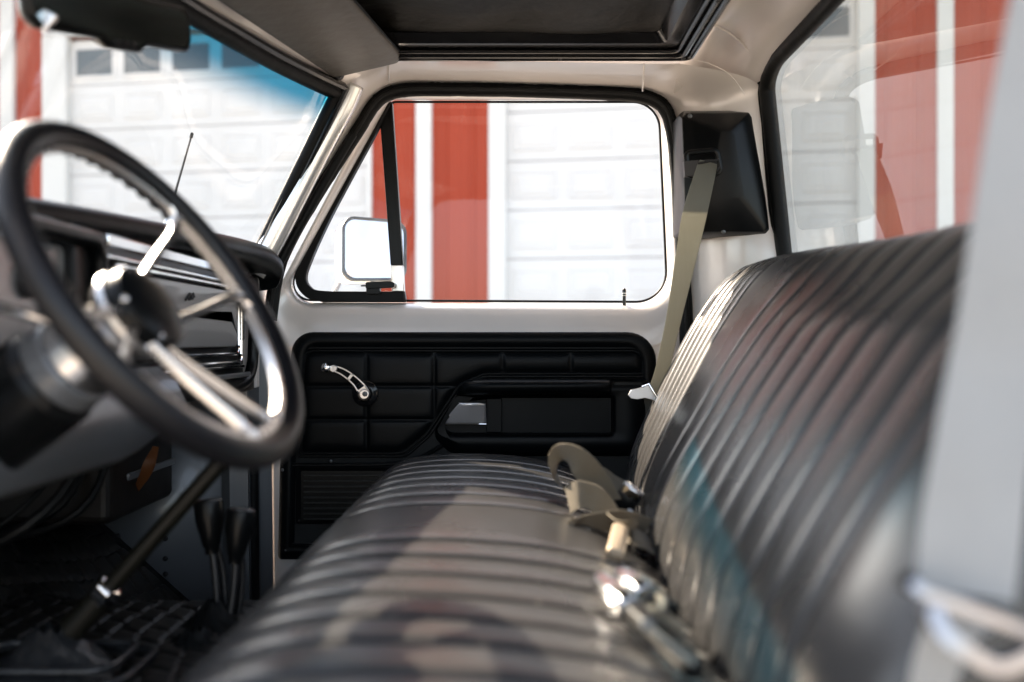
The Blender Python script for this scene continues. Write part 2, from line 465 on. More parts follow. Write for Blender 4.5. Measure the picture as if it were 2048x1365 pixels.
# ---- cab shell (silver paint) : inner ring = door seal line, outer ring = glass/ceiling edges
cab = grp('cab')
inner = [(520, 700, 2.27), (530, 590, 2.27), (560, 510, 2.27), (600, 425, 2.27), (660, 335, 2.27), (722, 236, 2.27), (752, 196, 2.27), (800, 172, 2.27), (900, 170, 2.27), (1050, 173, 2.27), (1240, 180, 2.27), (1300, 190, 2.27), (1342, 225, 2.27), (1356, 300, 2.27), (1364, 400, 2.27), (1370, 520, 2.27), (1374, 700, 2.27), (1376, 900, 2.27)]
outer = [(440, 700, 2.12), (470, 600, 2.12), (515, 500, 2.11), (555, 415, 2.11), (610, 310, 2.11), (672, 195, 2.11), (700, 150, 2.10), (785, 122, 2.06), (900, 121, 2.05), (1070, 124, 2.05), (1300, 128, 2.05), (1385, 131, 2.06), (1516, 168, 2.12), (1530, 260, 2.12), (1550, 400, 2.12), (1572, 520, 2.10), (1600, 700, 2.10), (1620, 900, 2.10)]
I3 = catmull([P(*p) for p in inner], 8); O3 = catmull([P(*p) for p in outer], 8)
rows = []
NS = 12
for k in range(NS + 1):
    s = k / NS
    row = []
    for i, (a, b) in enumerate(zip(I3, O3)):
        yy = a.y + (b.y - a.y) * (1 - (1 - s) ** 2.2)
        # a crease follows the opening a few cm out
        crease = 0.012 * exp(-((s - 0.22) / 0.07) ** 2)
        p = a.lerp(b, s); sca = (yy + crease)
        row.append(Vector((p.x, sca, p.z)))
    rows.append(row)
mb = MB(); mb.grid(rows)
# return flange behind the seal
mb.grid([[Vector((p.x, 2.30, p.z)) for p in I3], I3])
o = tb(mb, 'cab_side', M['paint'], cab, angle=60)
# spot-welded seams across the header
for (xa, ya, xb, yb) in ((779, 122, 777, 166), (1288, 128, 1285, 182)):
    m2 = MB(); m2.tube([P(xa, ya, 2.055), P((xa + xb) / 2, (ya + yb) / 2, 2.105), P(xb, yb, 2.20)], .0018, 8)
    tb(m2, 'seam', M['paint'], cab)

# roof, rear corner
mb = MB(); rows = []
for j in range(29):
    Y = 2.17 - j * (2.17 - .60) / 28
    row = []
    for k in range(15):
        s = k / 14
        x = .352 + (.53 - .352) * s
        z = .605 + .035 * sin(pi * min(1, s * 1.15)) * 1.0 - .03 * s ** 2
        e = max(0, (Y - 1.95) / .21)
        z -= .06 * e ** 2.2 * (1 - .3 * s)
        row.append(Vector((x, Y, z)))
    rows.append(row)
mb.grid(rows)
tb(mb, 'rear_header', M['paint'], cab, angle=180)
# seams over the rear corner (arc)
m2 = MB(); m2.tube(catmull([P(1392, 48, 1.97), P(1430, 52, 1.99), P(1470, 75, 2.02), P(1515, 120, 2.06)], 6), .0025, 8)
tb(m2, 'seam', M['paint'], cab)
m2 = MB(); m2.tube(catmull([P(1385, 120, 2.07), P(1420, 128, 2.07), P(1460, 150, 2.08), P(1490, 190, 2.10)], 6), .0012, 8)
tb(m2, 'seam', M['paint'], cab)

# outer roof skin, driver side rail and pillars, back wall, cowl, firewall, floor
mb = MB(); rows = []
for i in range(17):
    row = []
    for j in range(21):
        Y = .50 + j * (2.36 - .50) / 20; t = (Y - 1.43) / .93
        xf = -.575 + .20 * min(1, abs(t)) ** 4.5 + .05 * min(1, abs(t)) ** 2
        x = xf + i * (.60 - xf) / 16
        row.append(Vector((x, Y, .70 - .075 * abs(t) ** 5 - .05 * max(0, (-x - .3) / .3) ** 2 - .03 * max(0, (x - .4) / .26) ** 2)))
    rows.append(row)
mb.grid(rows)
tb(mb, 'roof', M['paint'], cab, solid=.01)
mb = MB()
mb.tube(catmull([(-.60, .50, .06), (-.48, .53, .32), (-.37, .58, .56), (-.2, .60, .625), (.3, .60, .625), (.46, .60, .57), (.52, .60, .3), (.56, .56, 0), (.56, .56, -.75)], 6), .04, 12, prof=None)
tb(mb, 'driver_side_frame', M['paint'], cab)
mb = MB(); mb.box(.60, .625, .55, 2.34, -.85, .155)
mb.box(.60, .63, .55, .62, .155, .62)
tb(mb, 'back_wall', M['paint'], cab, smooth=False)
mb = MB(); mb.box(-1.06, -1.04, .52, 2.34, -.8, .10)
tb(mb, 'firewall', M['dark_metal'], cab, smooth=False)
mb = MB(); mb.grid([[Vector((x, y, z)) for y in (.52, 2.3)] for x, z in ((-.56, .115), (-.85, .10), (-1.04, .10))])
tb(mb, 'cowl', M['paint'], cab, smooth=False)
# door-opening rocker / front pillar, seen below the dash : vertical silver strips
mb = MB()
def vstrip(mb, x0, x1, Y0, Y1, y0, y1):
    mb.add([P(x0, y0, Y0), P(x1, y0, Y1), P(x1, y1, Y1), P(x0, y1, Y0)], [(0, 1, 2, 3)])
hp = [(440, 2.16), (455, 2.145), (470, 2.15), (492, 2.155), (495, 2.20), (516, 2.24), (540, 2.25)]
mb.grid([[P(x, 640, Y) for x, Y in hp], [P(x + 8, 1280, Y) for x, Y in hp]])
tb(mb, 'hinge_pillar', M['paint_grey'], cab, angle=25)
mb = MB(); mb.tube([P(505, 880, 2.215), P(508, 1225, 2.215)], .013, 12); tb(mb, 'pillar_seal', M['rubber'], cab)
mb = MB(); mb.box(-1.0, .6, 2.17, 2.4, -.92, -.66); tb(mb, 'rocker', M['paint_grey'], cab, smooth=False, bevel=.02)
# passenger outer side (lower body) so that nothing is open from a step aside
mb = MB(); mb.box(-1.9, -.62, 2.41, 2.44, -.6, .05); tb(mb, 'fender', M['paint'], smooth=False)
mb = MB(); mb.box(.45, .68, 2.41, 2.44, -.80, .12)
tb(mb, 'outer_side', M['paint'], cab, smooth=False)
# hood
mb = MB(); rows = []
for i in range(13):
    x = -1.05 - i * .1
    rows.append([Vector((x, 1.43 + .9 * t, .085 - .02 * t * t - .012 * i / 3 - .10 * abs(t) ** 8 + .015 * (abs(t) > .55))) for t in [k / 10 for k in range(-10, 11)]])
mb.grid(rows); tb(mb, 'hood', M['paint'], solid=.01)

# ---- kick panel, toe board, floor
mb = MB()
mb.add([Vector((-1.03, 2.17, .0)), Vector((-.585, 2.165, .0)), Vector((-.565, 2.165, -.80)), Vector((-1.03, 2.17, -.80))], [(0, 1, 2, 3)])
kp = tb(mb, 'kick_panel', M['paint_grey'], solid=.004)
for (x, y) in ((331, 1077), (331, 1117), (331, 1148), (236, 1072)):
    m2 = MB().lathe(P(x, y, 2.165), (0, -1, 0), [(0, .006), (.003, .0055), (.005, .003)], 12); tb(m2, 'screw', M['dark_metal'], kp)
fl = MB(); rows = []
def floor_z(x, y):
    toe = -.387 - .892 * (x + .9)
    z = max(-.73, min(toe, .0))
    h = smooth01((1.86 - y) / .22) * smooth01((y - .98) / .16)
    hump = -.44 - .06 * smooth01((x + .35) / .5)
    hump = max(hump, toe)
    return z + (max(hump, z) - z) * h
for i in range(70):
    x = -1.03 + i * 1.6 / 69
    rows.append([Vector((x, y_, floor_z(x, y_))) for y_ in [.56 + j * (2.18 - .56) / 69 for j in range(70)]])
fl.grid(rows); tb(fl, 'floor', M['carpet'], angle=180)
# rubber floor mat with tread relief
mt = MB(); rows = []
NX, NY = 150, 190
for i in range(NX):
    x = -.96 + i * .80 / (NX - 1); row = []
    for j in range(NY):
        y = 1.02 + j * 1.10 / (NY - 1)
        a = x * 24 + sin(y * 5.2) * 1.1; b = y * 17 + (x * 9)
        g1 = abs((a % 1) - .5); g2 = abs(((b + (int(a) % 2) * .5) % 1) - .5)
        tread = .0 if (g1 > .42 or g2 > .43) else .004
        row.append(Vector((x, y, floor_z(x, y) + .008 + tread)))
    rows.append(row)
mt.grid(rows); tb(mt, 'floor_mat', M['mat'], angle=30)

# ---- weather seal of the door opening
mb = MB()
seal = [(540, 640, 2.255), (556, 540, 2.255), (590, 462, 2.255), (650, 362, 2.255), (715, 262, 2.255), (745, 214, 2.255), (772, 190, 2.255), (815, 180, 2.255), (900, 179, 2.255), (1050, 181, 2.255), (1220, 187, 2.255), (1290, 194, 2.255), (1328, 216, 2.255), (1345, 262, 2.255), (1355, 350, 2.255), (1362, 450, 2.255), (1368, 560, 2.255), (1373, 680, 2.255), (1375, 1000, 2.255)]
sp = catmull([P(*p) for p in seal], 8)
prof = [(cos(2 * pi * k / 16) * .0135, sin(2 * pi * k / 16) * .016) for k in range(16)]
rr = [1 + .05 * sin(i * 2.3) * (i % 5 == 0) for i in range(len(sp))]
mb.tube(sp, rr, prof=prof, up=(0, -1, 0))
# flange lip
mb.tube([p + Vector((0, -.012, 0)) for p in sp], .006, 10)
tb(mb, 'door_seal', M['rubber'], cab)
# ragged sealant edge along the outside of the rubber
mb = MB(); pts = []; rad = []; n_ = len(sp)
for i in range(int(n_ * .30) * 3, int(n_ * .82) * 3):
    k = i // 3; p = sp[k].lerp(sp[min(k + 1, n_ - 1)], (i % 3) / 3)
    d = Vector((p.x - .08, 0, p.z - .15)).normalized()
    pts.append(p + d * .0135 + Vector((0, -.010, 0))); rad.append(random.choice((.0008, .0012, .0018, .0010, .0030)))
mb.tube(pts, rad, 6)
tb(mb, 'sealant', M['rubber'], cab)

# ================================================================== passenger door
door = grp('door')
glassL = [(560, 604, 40), (1337, 607, 62), (1318, 202, 55), (782, 201, 16)]
def grow(d, dn=None, r=0):
    """window loop grown by d px (bottom by dn)"""
    dn = d if dn is None else dn
    return [(560 - d * 1.2 - (dn - d) * .55, 604 + dn, 40 + r), (1337 + d, 607 + dn, 62 + r), (1318 + d, 202 - d, 55 + r), (782 - d * .6, 201 - d, 16 + r)]
L = [loop3(glassL, 2.385, 10), loop3(grow(1), 2.34, 10), loop3(grow(3, 5), 2.312, 10), loop3(grow(6, 14, 4), 2.298, 10), loop3(grow(10, 26, 8), 2.288, 10),
     loop3(grow(16, 44, 14), 2.279, 10), loop3(grow(22, 60, 16), 2.271, 10), loop3(grow(24, 90, 16), 2.270, 10)]
mb = MB(); mb.grid(L, closed_v=True)
mb.prism([P(545, 664, 2.2825), P(1361, 664, 2.2825), P(1361, 1190, 2.2825), P(550, 1190, 2.2825)], (0, .10, 0))
tb(mb, 'door_frame', M['paint'], door, angle=75)
# lower lip of the sill (rolled highlight)
mb = MB(); mb.tube([P(600, 628, 2.290), P(900, 628, 2.290), P(1215, 628, 2.290), P(1250, 632, 2.29)], .004, 8)
# glass rubber run
mb = MB(); gp = [P(x, y, 2.345) for x, y in rpoly([(563, 600, 34), (1335, 604, 60), (1317, 204, 54), (784, 204, 14)], 10)]
mb.tube(gp, .0028, 8, closed=True)
tb(mb, 'glass_run', M['rubber'], door)
# vent-window rubber : front diagonal and bottom
mb = MB()
pth = catmull([P(772, 208, 2.335), P(745, 262, 2.335), P(700, 345, 2.335), P(650, 440, 2.335), P(614, 520, 2.335), P(604, 556, 2.335), P(614, 580, 2.335), P(640, 592, 2.335), P(720, 594, 2.335), P(810, 594, 2.335)], 8)
mb.tube(pth, 1.0, prof=[(.018, -.0125), (.018, .0125), (-.01, .0125), (-.01, -.0125)], up=(0, -1, 0))
tb(mb, 'vent_window_seal', M['rubber'], door, bevel=.003)
# door glass
mb = MB(); lp = [P(x, y, 2.352) for x, y in rpoly([(562, 604, 38), (1337, 607, 62), (1319, 203, 55), (782, 203, 16)], 10)]
mb.add(lp, [tuple(range(len(lp)))])
tb(mb, 'window_glass', M['glass_side'], door, smooth=False)
# division bar
mb = MB(); a0, a1 = P(757, 203, 2.33), P(784, 203, 2.33); b0, b1 = P(781, 532, 2.33), P(806, 532, 2.33)
mb.prism([a0, a1, b1, b0], (0, .03, 0)); tb(mb, 'division_bar', M['plastic'], door, smooth=True, bevel=.003)
mb = MB(); mb.prism([P(780, 530, 2.327), P(805.5, 530, 2.327), P(808, 583, 2.327), P(784, 583, 2.327)], (0, .03, 0)); tb(mb, 'bar_cover', M['chrome'], door, bevel=.002)
mb = MB(); mb.prism([P(784, 582, 2.325), P(809, 582, 2.325), P(812, 604, 2.325), P(640, 604, 2.325), P(640, 590, 2.325), P(735, 588, 2.325)], (0, .03, 0)); tb(mb, 'vent_base', M['plastic'], door, bevel=.002)
# vent latch
mb = MB(); mb.prism([P(x, y, 2.30) for x, y in rpoly([(731, 564, 3), (780, 562, 3), (790, 566, 4), (788, 575, 4), (731, 577, 3)], 4)], (0, .02, 0))
mb.box(*[P(733, 0, 2.31).x, P(760, 0, 2.31).x], 2.305, 2.33, P(0, 588, 2.31).z, P(0, 576, 2.31).z)
mb.tube([P(722, 571.5, 2.31), P(733, 571.5, 2.31)], .002, 8)
tb(mb, 'vent_latch', M['plastic'], door, bevel=.002)
# lock knob
mb = MB().lathe(P(1248.5, 616, 2.318), (0, 0, 1), [(0, .0042), (.028, .004), (.0285, .0048), (.031, .0048), (.0315, .0040), (.036, .0040), (.0365, .0048), (.039, .0046), (.043, .0042), (.046, .002)], 14)
tb(mb, 'lock_knob', M['gloss_trim'], door)
mb = MB().lathe(P(1248.5, 616, 2.318) + Vector((0, 0, .0285)), (0, 0, 1), [(0, .0050), (.0012, .0050)], 14).lathe(P(1248.5, 616, 2.318) + Vector((0, 0, .0335)), (0, 0, 1), [(0, .0044), (.0015, .0044)], 14)
tb(mb, 'lock_knob_ring', M['chrome'], door)

# black vinyl trim panel : relief built as height field over the outline
TY = 2.268
def trim_loop(off, Y, lower=True):
    return [P(x, y, Y) for x, y in rpoly([(583 + off, 900, 4), (583 + off, 664 + off, 46), (1312 - off, 664 + off, 62), (1318 - off, 900, 4)], 8)]
# main pan
pan = [(556, 1119, 8), (1330, 1119, 8), (1316, 900, 20), (1311, 664, 58), (586, 664, 44), (578, 760, 30), (560, 930, 20)]
def panloop(s, Y):
    cx, cy = 940, 880; c = []
    for x, y, r in pan:
        c.append((x + (s if x < cx else -s), y + (s if y < cy else -s), max(2, r - s * .7)))
    return loop3(c, Y, 8)
mb = MB()
rings = [panloop(0, 2.282), panloop(0, 2.268), panloop(2, 2.262), panloop(9, 2.258), panloop(16, 2.255), panloop(24, 2.257), panloop(30, 2.266), panloop(33, 2.268)]
mb.grid(rings, closed_v=True); mb.f.append(list(range(len(mb.v) - len(rings[0]), len(mb.v)))); mb.mi.append(0)
tb(mb, 'trim_panel', M['vinyl'], door, angle=50)
# piping / bead rounds of the quilted inset
def inset_loop(o):
    return rpoly([(597 + o, 912 - o, 4), (597 + o, 696 + o, 26), (1292 - o, 696 + o, 34), (1292 - o, 753 - o, 3), (968 + o * .2, 753 - o, 40), (926 - o, 770 - o * .4, 40), (858 - o * .9, 872 - o * .6, 60), (812 - o, 912 - o, 30)], 6)
mb = MB()
for o, r in ((0, .0036), (5.5, .0028)):
    mb.tube([P(x, y, 2.262) for x, y in inset_loop(o)], r, 10, closed=True)
tb(mb, 'inset_beading', M['vinyl'], door)
# quilted pads : grid of pillow cushions clipped by the diagonal edge
mb = MB()
def inside(x, y, poly):
    c = False; n = len(poly)
    for i in range(n):
        x1, y1 = poly[i]; x2, y2 = poly[(i + 1) % n]
        if (y1 > y) != (y2 > y) and x < (x2 - x1) * (y - y1) / (y2 - y1) + x1: c = not c
    return c
poly = inset_loop(9)
def dist_edge(x, y):
    d = 1e9; n = len(poly)
    for i in range(n):
        ax, ay = poly[i]; bx, by = poly[(i + 1) % n]
        vx, vy = bx - ax, by - ay; L2 = vx * vx + vy * vy + 1e-9
        t = max(0, min(1, ((x - ax) * vx + (y - ay) * vy) / L2)); d = min(d, math.hypot(x - ax - t * vx, y - ay - t * vy))
    return d
vx_ = [733, 868, 1005, 1142]; hy_ = [772, 839]
nx, ny = 236, 72
X0, X1, Y0_, Y1_ = 600, 1290, 700, 910
vid = {}; vs = []; fs = []
for i in range(nx + 1):
    for j in range(ny + 1):
        x = X0 + (X1 - X0) * i / nx; y = Y0_ + (Y1_ - Y0_) * j / ny
        ins = inside(x, y, poly); de = dist_edge(x, y) if ins else 0
        if not ins and dist_edge(x, y) > 3.2: continue
        h = 1 - exp(-(de / 7.0))
        for v in vx_: h *= 1 - .92 * exp(-((x - v) / 2.8) ** 2) * (1 if (y < 752 or v < 870) else 1); 
        for v in vx_: h *= 1 - .22 * exp(-((x - v) / 11) ** 2)
        for v in hy_:
            h *= 1 - .92 * exp(-((y - v) / 2.4) ** 2); h *= 1 - .22 * exp(-((y - v) / 9) ** 2)
        vid[(i, j)] = len(vs); vs.append(P(x, y, 2.2665 - .0085 * h))
for i in range(nx):
    for j in range(ny):
        q = [(i, j), (i + 1, j), (i + 1, j + 1), (i, j + 1)]
        if all(k in vid for k in q): fs.append(tuple(vid[k] for k in q))
mb.add(vs, fs); tb(mb, 'quilted_pad', M['vinyl'], door, angle=180, recalc=True)

# armrest moulding body (surrounding plate with recess)
mb = MB()
def arm_outline(o):
    return rpoly([(975 + o, 758 + o, 34), (1300 - o, 758 + o, 10), (1306 - o, 912 - o, 14), (905 + o * .5, 912 - o, 60), (862 + o, 868 - o, 26), (928 + o, 778 + o, 30)], 6)
def recess(o):
    return rpoly([(1000 - o, 792 - o, 6 + o), (1226 + o, 792 - o, 6 + o), (1226 + o, 869 + o, 8 + o), (900 - o, 869 + o, 24 + o), (878 - o, 858 + o, 12), (918 - o, 800 - o, 14)], 6)
R = [[P(x, y, Y) for x, y in arm_outline(o)] for o, Y in ((0, 2.262), (2, 2.248), (9, 2.238), (18, 2.232))]
R += [[P(x, y, Y) for x, y in recess(o)] for o, Y in ((7, 2.231), (3, 2.234), (0, 2.242), (-3, 2.256), (-4, 2.259))]
mb.grid(R, closed_v=True); mb.f.append(list(range(len(mb.v) - len(R[0]), len(mb.v)))); mb.mi.append(0)
tb(mb, 'armrest_plate', M['vinyl'], door, angle=60)
# armrest pad
mb = MB()
def arm_sec(x, top, bot, Yd):
    z0, z1 = top, bot
    pts = []
    for k in range(17):
        a = pi * (k / 16) - pi / 2
        pts.append(P(x, (z0 + z1) / 2 + sin(a) * (z1 - z0) / 2, 2.24 - Yd * max(0, cos(a)) ** .45))
    return pts
sec = [(912, 786, 790, .004), (916, 774, 790, .02), (928, 763, 791, .04), (950, 758, 791, .055), (980, 757, 790, .06), (1060, 757, 789, .06), (1160, 757, 788, .06), (1205, 757, 788, .058), (1219, 758, 787, .052), (1223, 761, 784, .035)]
secs = [arm_sec(*s) for s in sec]
mb.grid(secs); n0 = len(mb.v)
mb.f.append(list(range(17))); mb.mi.append(0); mb.f.append(list(range(n0 - 17, n0))); mb.mi.append(0)
tb(mb, 'armrest', M['vinyl'], door, angle=50)
# pull-cup block and chrome inner handle
mb = MB(); mb.prism([P(x, y, 2.248) for x, y in rpoly([(972, 797, 3), (1004, 797, 3), (1004, 865, 3), (972, 865, 3)], 3)], (0, .012, 0)); tb(mb, 'handle_block', M['vinyl'], door, bevel=.002)
mb = MB()
hr = []
for k in range(9):
    t = k / 8; y = 806 + 42 * t
    xl = 919 - 34 * t ** .9; xr = 972
    hr.append([P(xl + (xr - xl) * u, y, 2.228 + .016 * t - .010 * sin(pi * u) - .01 * (1 - u) * (1 - t)) for u in [q / 10 for q in range(11)]])
mb.grid(hr); tb(mb, 'door_handle', M['brushed'], door, solid=.003, angle=180)
mb = MB(); mb.tube([P(917, 805, 2.222), P(972, 806, 2.222), P(973, 848, 2.238), P(886, 847, 2.242)], .0014, 8); tb(mb, 'handle_edge', M['chrome'], door)
# small strap end piece behind the armrest
mb = MB(); mb.prism([P(x, y, 2.236) for x, y in rpoly([(1229, 764, 3), (1285, 764, 3), (1285, 772, 3), (1240, 774, 3), (1236, 790, 3), (1229, 788, 3)], 3)], (0, .012, 0)); tb(mb, 'armrest_end', M['plastic'], door, bevel=.002)
for (x, y) in ((565, 940), (662, 922), (572, 1100), (700, 1112)):
    m2 = MB().lathe(P(x, y, 2.258), (0, -1, 0), [(0, .0036), (.002, .0034), (.003, .0015)], 12); tb(m2, 'panel_screw', M['bezel'], door)
# window crank
mb = MB().lathe(P(731, 787, 2.258), (0, -1, 0), [(0, .030), (.006, .0298), (.010, .026), (.012, .018), (.022, .014)], 32); tb(mb, 'crank_escutcheon', M['gloss_trim'], door)
mb = MB(); CY = 2.232
cl = [(729, 787), (722, 776), (712, 764), (698, 752), (684, 743), (669, 737)]
ws = [11, 10.5, 9, 8.2, 7.5, 6.5]
cc = catmull([(x, y, 0) for x, y in cl], 6); cw = catmull([(a, 0, 0) for a in ws], 6)
Lf, Rt, Lfi, Rti = [], [], [], []
for i, p in enumerate(cc):
    t = (cc[min(i + 1, len(cc) - 1)] - cc[max(i - 1, 0)]).normalized(); nrm = Vector((-t.y, t.x, 0)); wv = cw[i].x
    Lf.append(p + nrm * wv); Rt.append(p - nrm * wv); Lfi.append(p + nrm * (wv - 3.2)); Rti.append(p - nrm * (wv - 3.2))
def strip3(mb, A, B):
    n = len(A)
    f = [[P(a.x, a.y, CY - .004), P(b.x, b.y, CY - .004), P(b.x, b.y, CY + .004), P(a.x, a.y, CY + .004)] for a, b in zip(A, B)]
    k0 = len(mb.v); mb.grid(f, closed_v=True); mb.f.append([k0, k0 + 1, k0 + 2, k0 + 3]); mb.mi.append(0); mb.f.append([k0 + 4 * n - 1, k0 + 4 * n - 2, k0 + 4 * n - 3, k0 + 4 * n - 4]); mb.mi.append(0)
strip3(mb, Lf, Lfi); strip3(mb, Rti, Rt)
for a, b in ((0, 6), (16, 18), (28, 30)): strip3(mb, Lf[a:b + 1], Rt[a:b + 1])
mb.lathe(P(730, 788, CY + .006), (0, -1, 0), [(0, .0125), (.010, .0125), (.012, .011), (.0135, .0105)], 24)
mb.lathe(P(668, 737, CY + .004), (0, -1, 0), [(0, .008), (.010, .008)], 16)
tb(mb, 'window_crank', M['alu'], door, angle=30, bevel=.0008)
mb = MB().lathe(P(657, 735, CY + .01), (-.1, -1, 0), [(0, .004), (.006, .0045), (.010, .010), (.020, .0112), (.026, .010), (.029, .005)], 20)
tb(mb, 'crank_knob', M['chrome'], door)
mb = MB().lathe(P(730, 788, CY - .0075), (0, -1, 0), [(0, .006), (.0015, .0058), (.002, .004)], 20); tb(mb, 'crank_screw', M['bezel'], door)
# speaker grille with slats
mb = MB(); sl = MB()
R = [[P(x, y, Y) for x, y in rpoly([(602 - o, 942 - o, 4), (1180 + o, 942 - o, 4), (1180 + o, 1037 + o, 4), (602 - o, 1037 + o, 4)], 3)] for o, Y in ((11, 2.268), (10, 2.262), (7, 2.260), (1, 2.266), (0, 2.267))]
mb.grid(R, closed_v=True); mb.f.append(list(range(len(mb.v) - len(R[0]), len(mb.v)))); mb.mi.append(0)
for k in range(9):
    y = 951 + k * 10.9
    a, b = P(607, y, 2.257), P(1176, y, 2.257)
    sl.tube([a, b], 1, prof=[(.0016, -.0010), (.0016, .0010), (-.007, .0030), (-.007, -.0004)], up=(0, -1, 0))
tb(mb, 'speaker_grille', M['plastic'], door, angle=30); tb(sl, 'grille_slats', M['slat'], door, angle=30)
mb = MB()
R = [[P(x, y, Y) for x, y in rpoly([(585 - o, 1090 - o, 3), (1180 + o, 1090 - o, 3), (1180 + o, 1108 + o, 3), (568 - o, 1108 + o, 3)], 3)] for o, Y in ((4, 2.268), (3, 2.2585), (0, 2.2585), (-2, 2.264), (-3, 2.264))]
mb.grid(R, closed_v=True); mb.f.append(list(range(len(mb.v) - len(R[0]), len(mb.v)))); mb.mi.append(0)
tb(mb, 'step_reflector', M['vinyl'], door)
# armrest ledge running below the inset (bead in the vinyl)
mb = MB(); mb.tube(catmull([P(578, 930, 2.262), P(640, 930, 2.262), P(780, 928, 2.262), P(840, 915, 2.26), P(885, 890, 2.25)], 6), .005, 10); tb(mb, 'trim_bead', M['vinyl'], door)

# ---- outside mirror
sm = grp('side_mirror')
mn = Vector((.60, -.75, .30)).normalized()
def mrot(pts_px, off=0.0, Y=2.62):
    c = P(747, 498, Y); out = []
    for x, y in pts_px:              # the tilted mirror plane through c
        r = P(x, y, 1.0); out.append(r * (mn.dot(c) / mn.dot(r)) + mn * off)
    return out
def mo(o, sx=0): return rpoly([(684 + o + sx, 433 + o, 24 - o * .6), (812 - o + sx, 436 + o, 26 - o * .6), (812 - o + sx, 562 - o, 22 - o * .6), (684 + o + sx, 562 - o, 26 - o * .6)], 8)
def tiltY(pts): return [(x, y + (x - 684) * .06 * (1 if y < 498 else -.06) + (-1 if y < 498 else 0)) for x, y in pts]
mb = MB(); R = [mrot(tiltY(mo(2, -3)), -.035), mrot(tiltY(mo(-2, 0)), -.012), mrot(tiltY(mo(0)), .0)]
mb.grid(R, closed_v=True); mb.f.append(list(range(len(R[0])))); mb.mi.append(0); tb(mb, 'mirror_housing', M['chrome'], sm, angle=40)
mb = MB(); R = [mrot(tiltY(mo(-1)), -.001), mrot(tiltY(mo(0)), .004), mrot(tiltY(mo(4)), .0045), mrot(tiltY(mo(6)), .001)]
mb.grid(R, closed_v=True); tb(mb, 'mirror_bezel', M['bezel'], sm, angle=60)
mb = MB(); lp = mrot(tiltY(mo(5)), .0018); mb.add(lp, [tuple(range(len(lp)))]); tb(mb, 'mirror_glass', M['mirror'], sm, smooth=False)
mb = MB(); mb.tube([P(747, 566, 2.60), P(747, 640, 2.56), P(740, 690, 2.46)], .008, 10); mb.tube([P(700, 520, 2.66), P(640, 640, 2.60), P(640, 700, 2.46)], .008, 10); tb(mb, 'mirror_arm', M['chrome'], sm)
# outer belt line of the door for the mirror arms
mb = MB(); mb.grid([[Vector((x, 2.44 + dy, z)) for x in (-.60, -.2, .2, .45)] for z, dy in ((.08, -.03), (.06, 0), (-.2, .02), (-.7, 0))]); tb(mb, 'door_skin', M['paint'], door, angle=60)

# ================================================================== windshield
ws = grp('windshield')
WT = [(.522, 2.11, -.376), (.528, 2.03, -.418), (.530, 1.90, -.463), (.531, 1.75, -.504), (.532, 1.60, -.541), (.533, 1.45, -.560)]
tops = [Vector((x, y, z)) for z, y, x in WT]
tops += [Vector((x, 2.86 - y, z)) for z, y, x in reversed(WT[:-1])]
tops = catmull(tops, 6)
def ws_down(p, t):
    e = abs(p.y - 1.43) / .68
    return Vector((p.x - .215 * t + .02 * (1 - e) * sin(pi * t) * -1, p.y + (.03 if p.y > 1.43 else -.03) * t * e, p.z - .425 * t))
mb = MB(); mb.grid([[ws_down(p, k / 10) for p in tops] for k in range(11)])
tb(mb, 'windshield_glass', M['glass_ws'], ws, angle=180)
# black seal : top and passenger side
mb = MB()
prof = [(-.012, -.010), (-.012, .016), (.0, .020), (.010, .016), (.010, -.010)]
side = [ws_down(tops[0], k / 8) for k in range(9)]
loop = list(reversed(side)) + tops[1:] + [ws_down(tops[-1], k / 8) for k in range(1, 9)]
lp = []
for i, p in enumerate(loop): lp.append(p + Vector((.006, 0, .004)))
mb.tube(lp, .0165, 12)
tb(mb, 'windshield_seal', M['rubber'], ws)
mb = MB(); mb.tube([p + Vector((.018, -.004 if p.y > 1.43 else .004, .010)) for p in lp], .0095, 10); tb(mb, 'garnish_edge', M['gloss_trim'], ws)
mb = MB(); mb.tube([p + Vector((.012, -.010, -.006)) for p in lp[:8]], .0018, 8); tb(mb, 'seal_bead', M['bezel'], ws)

# silver header strip between windshield and visor
mb = MB(); rows = []
for i, p in enumerate(tops):
    q = Vector((p.x + .02, p.y, p.z + .018)); r = Vector((p.x + .17, p.y, .60))
    rows.append([q, q.lerp(r, .25) + Vector((0, 0, .010)), q.lerp(r, .5) + Vector((0, 0, .014)), q.lerp(r, .8) + Vector((0, 0, .012)), r])
mb.grid(rows); tb(mb, 'front_header', M['paint'], cab, angle=180)
# seam on header
mb = MB(); mb.tube([P(598, 133, 2.00), P(620, 112, 2.0)], .002, 8); tb(mb, 'seam', M['paint'], cab)
# A pillar garnish : rounded silver column with painted-in highlight, from dash to header
mb = MB()
ap = catmull([P(508, 545, 2.13), P(545, 482, 2.13), P(590, 395, 2.13), P(640, 298, 2.13), P(684, 215, 2.13), P(704, 168, 2.13)], 6)
mb.tube(ap, 1, prof=[(.0 + .020 * cos(a), .026 * sin(a)) for a in [2 * pi * k / 20 for k in range(20)]], up=(0, -1, 0))
tb(mb, 'front_pillar', M['pillar'], cab, angle=180)
mb = MB(); mb.tube(catmull([P(548, 545, 2.155), P(590, 470, 2.155), P(650, 362, 2.155), P(706, 268, 2.155)], 6), .010, 12)
tb(mb, 'pillar_bead', M['rubber'], cab)

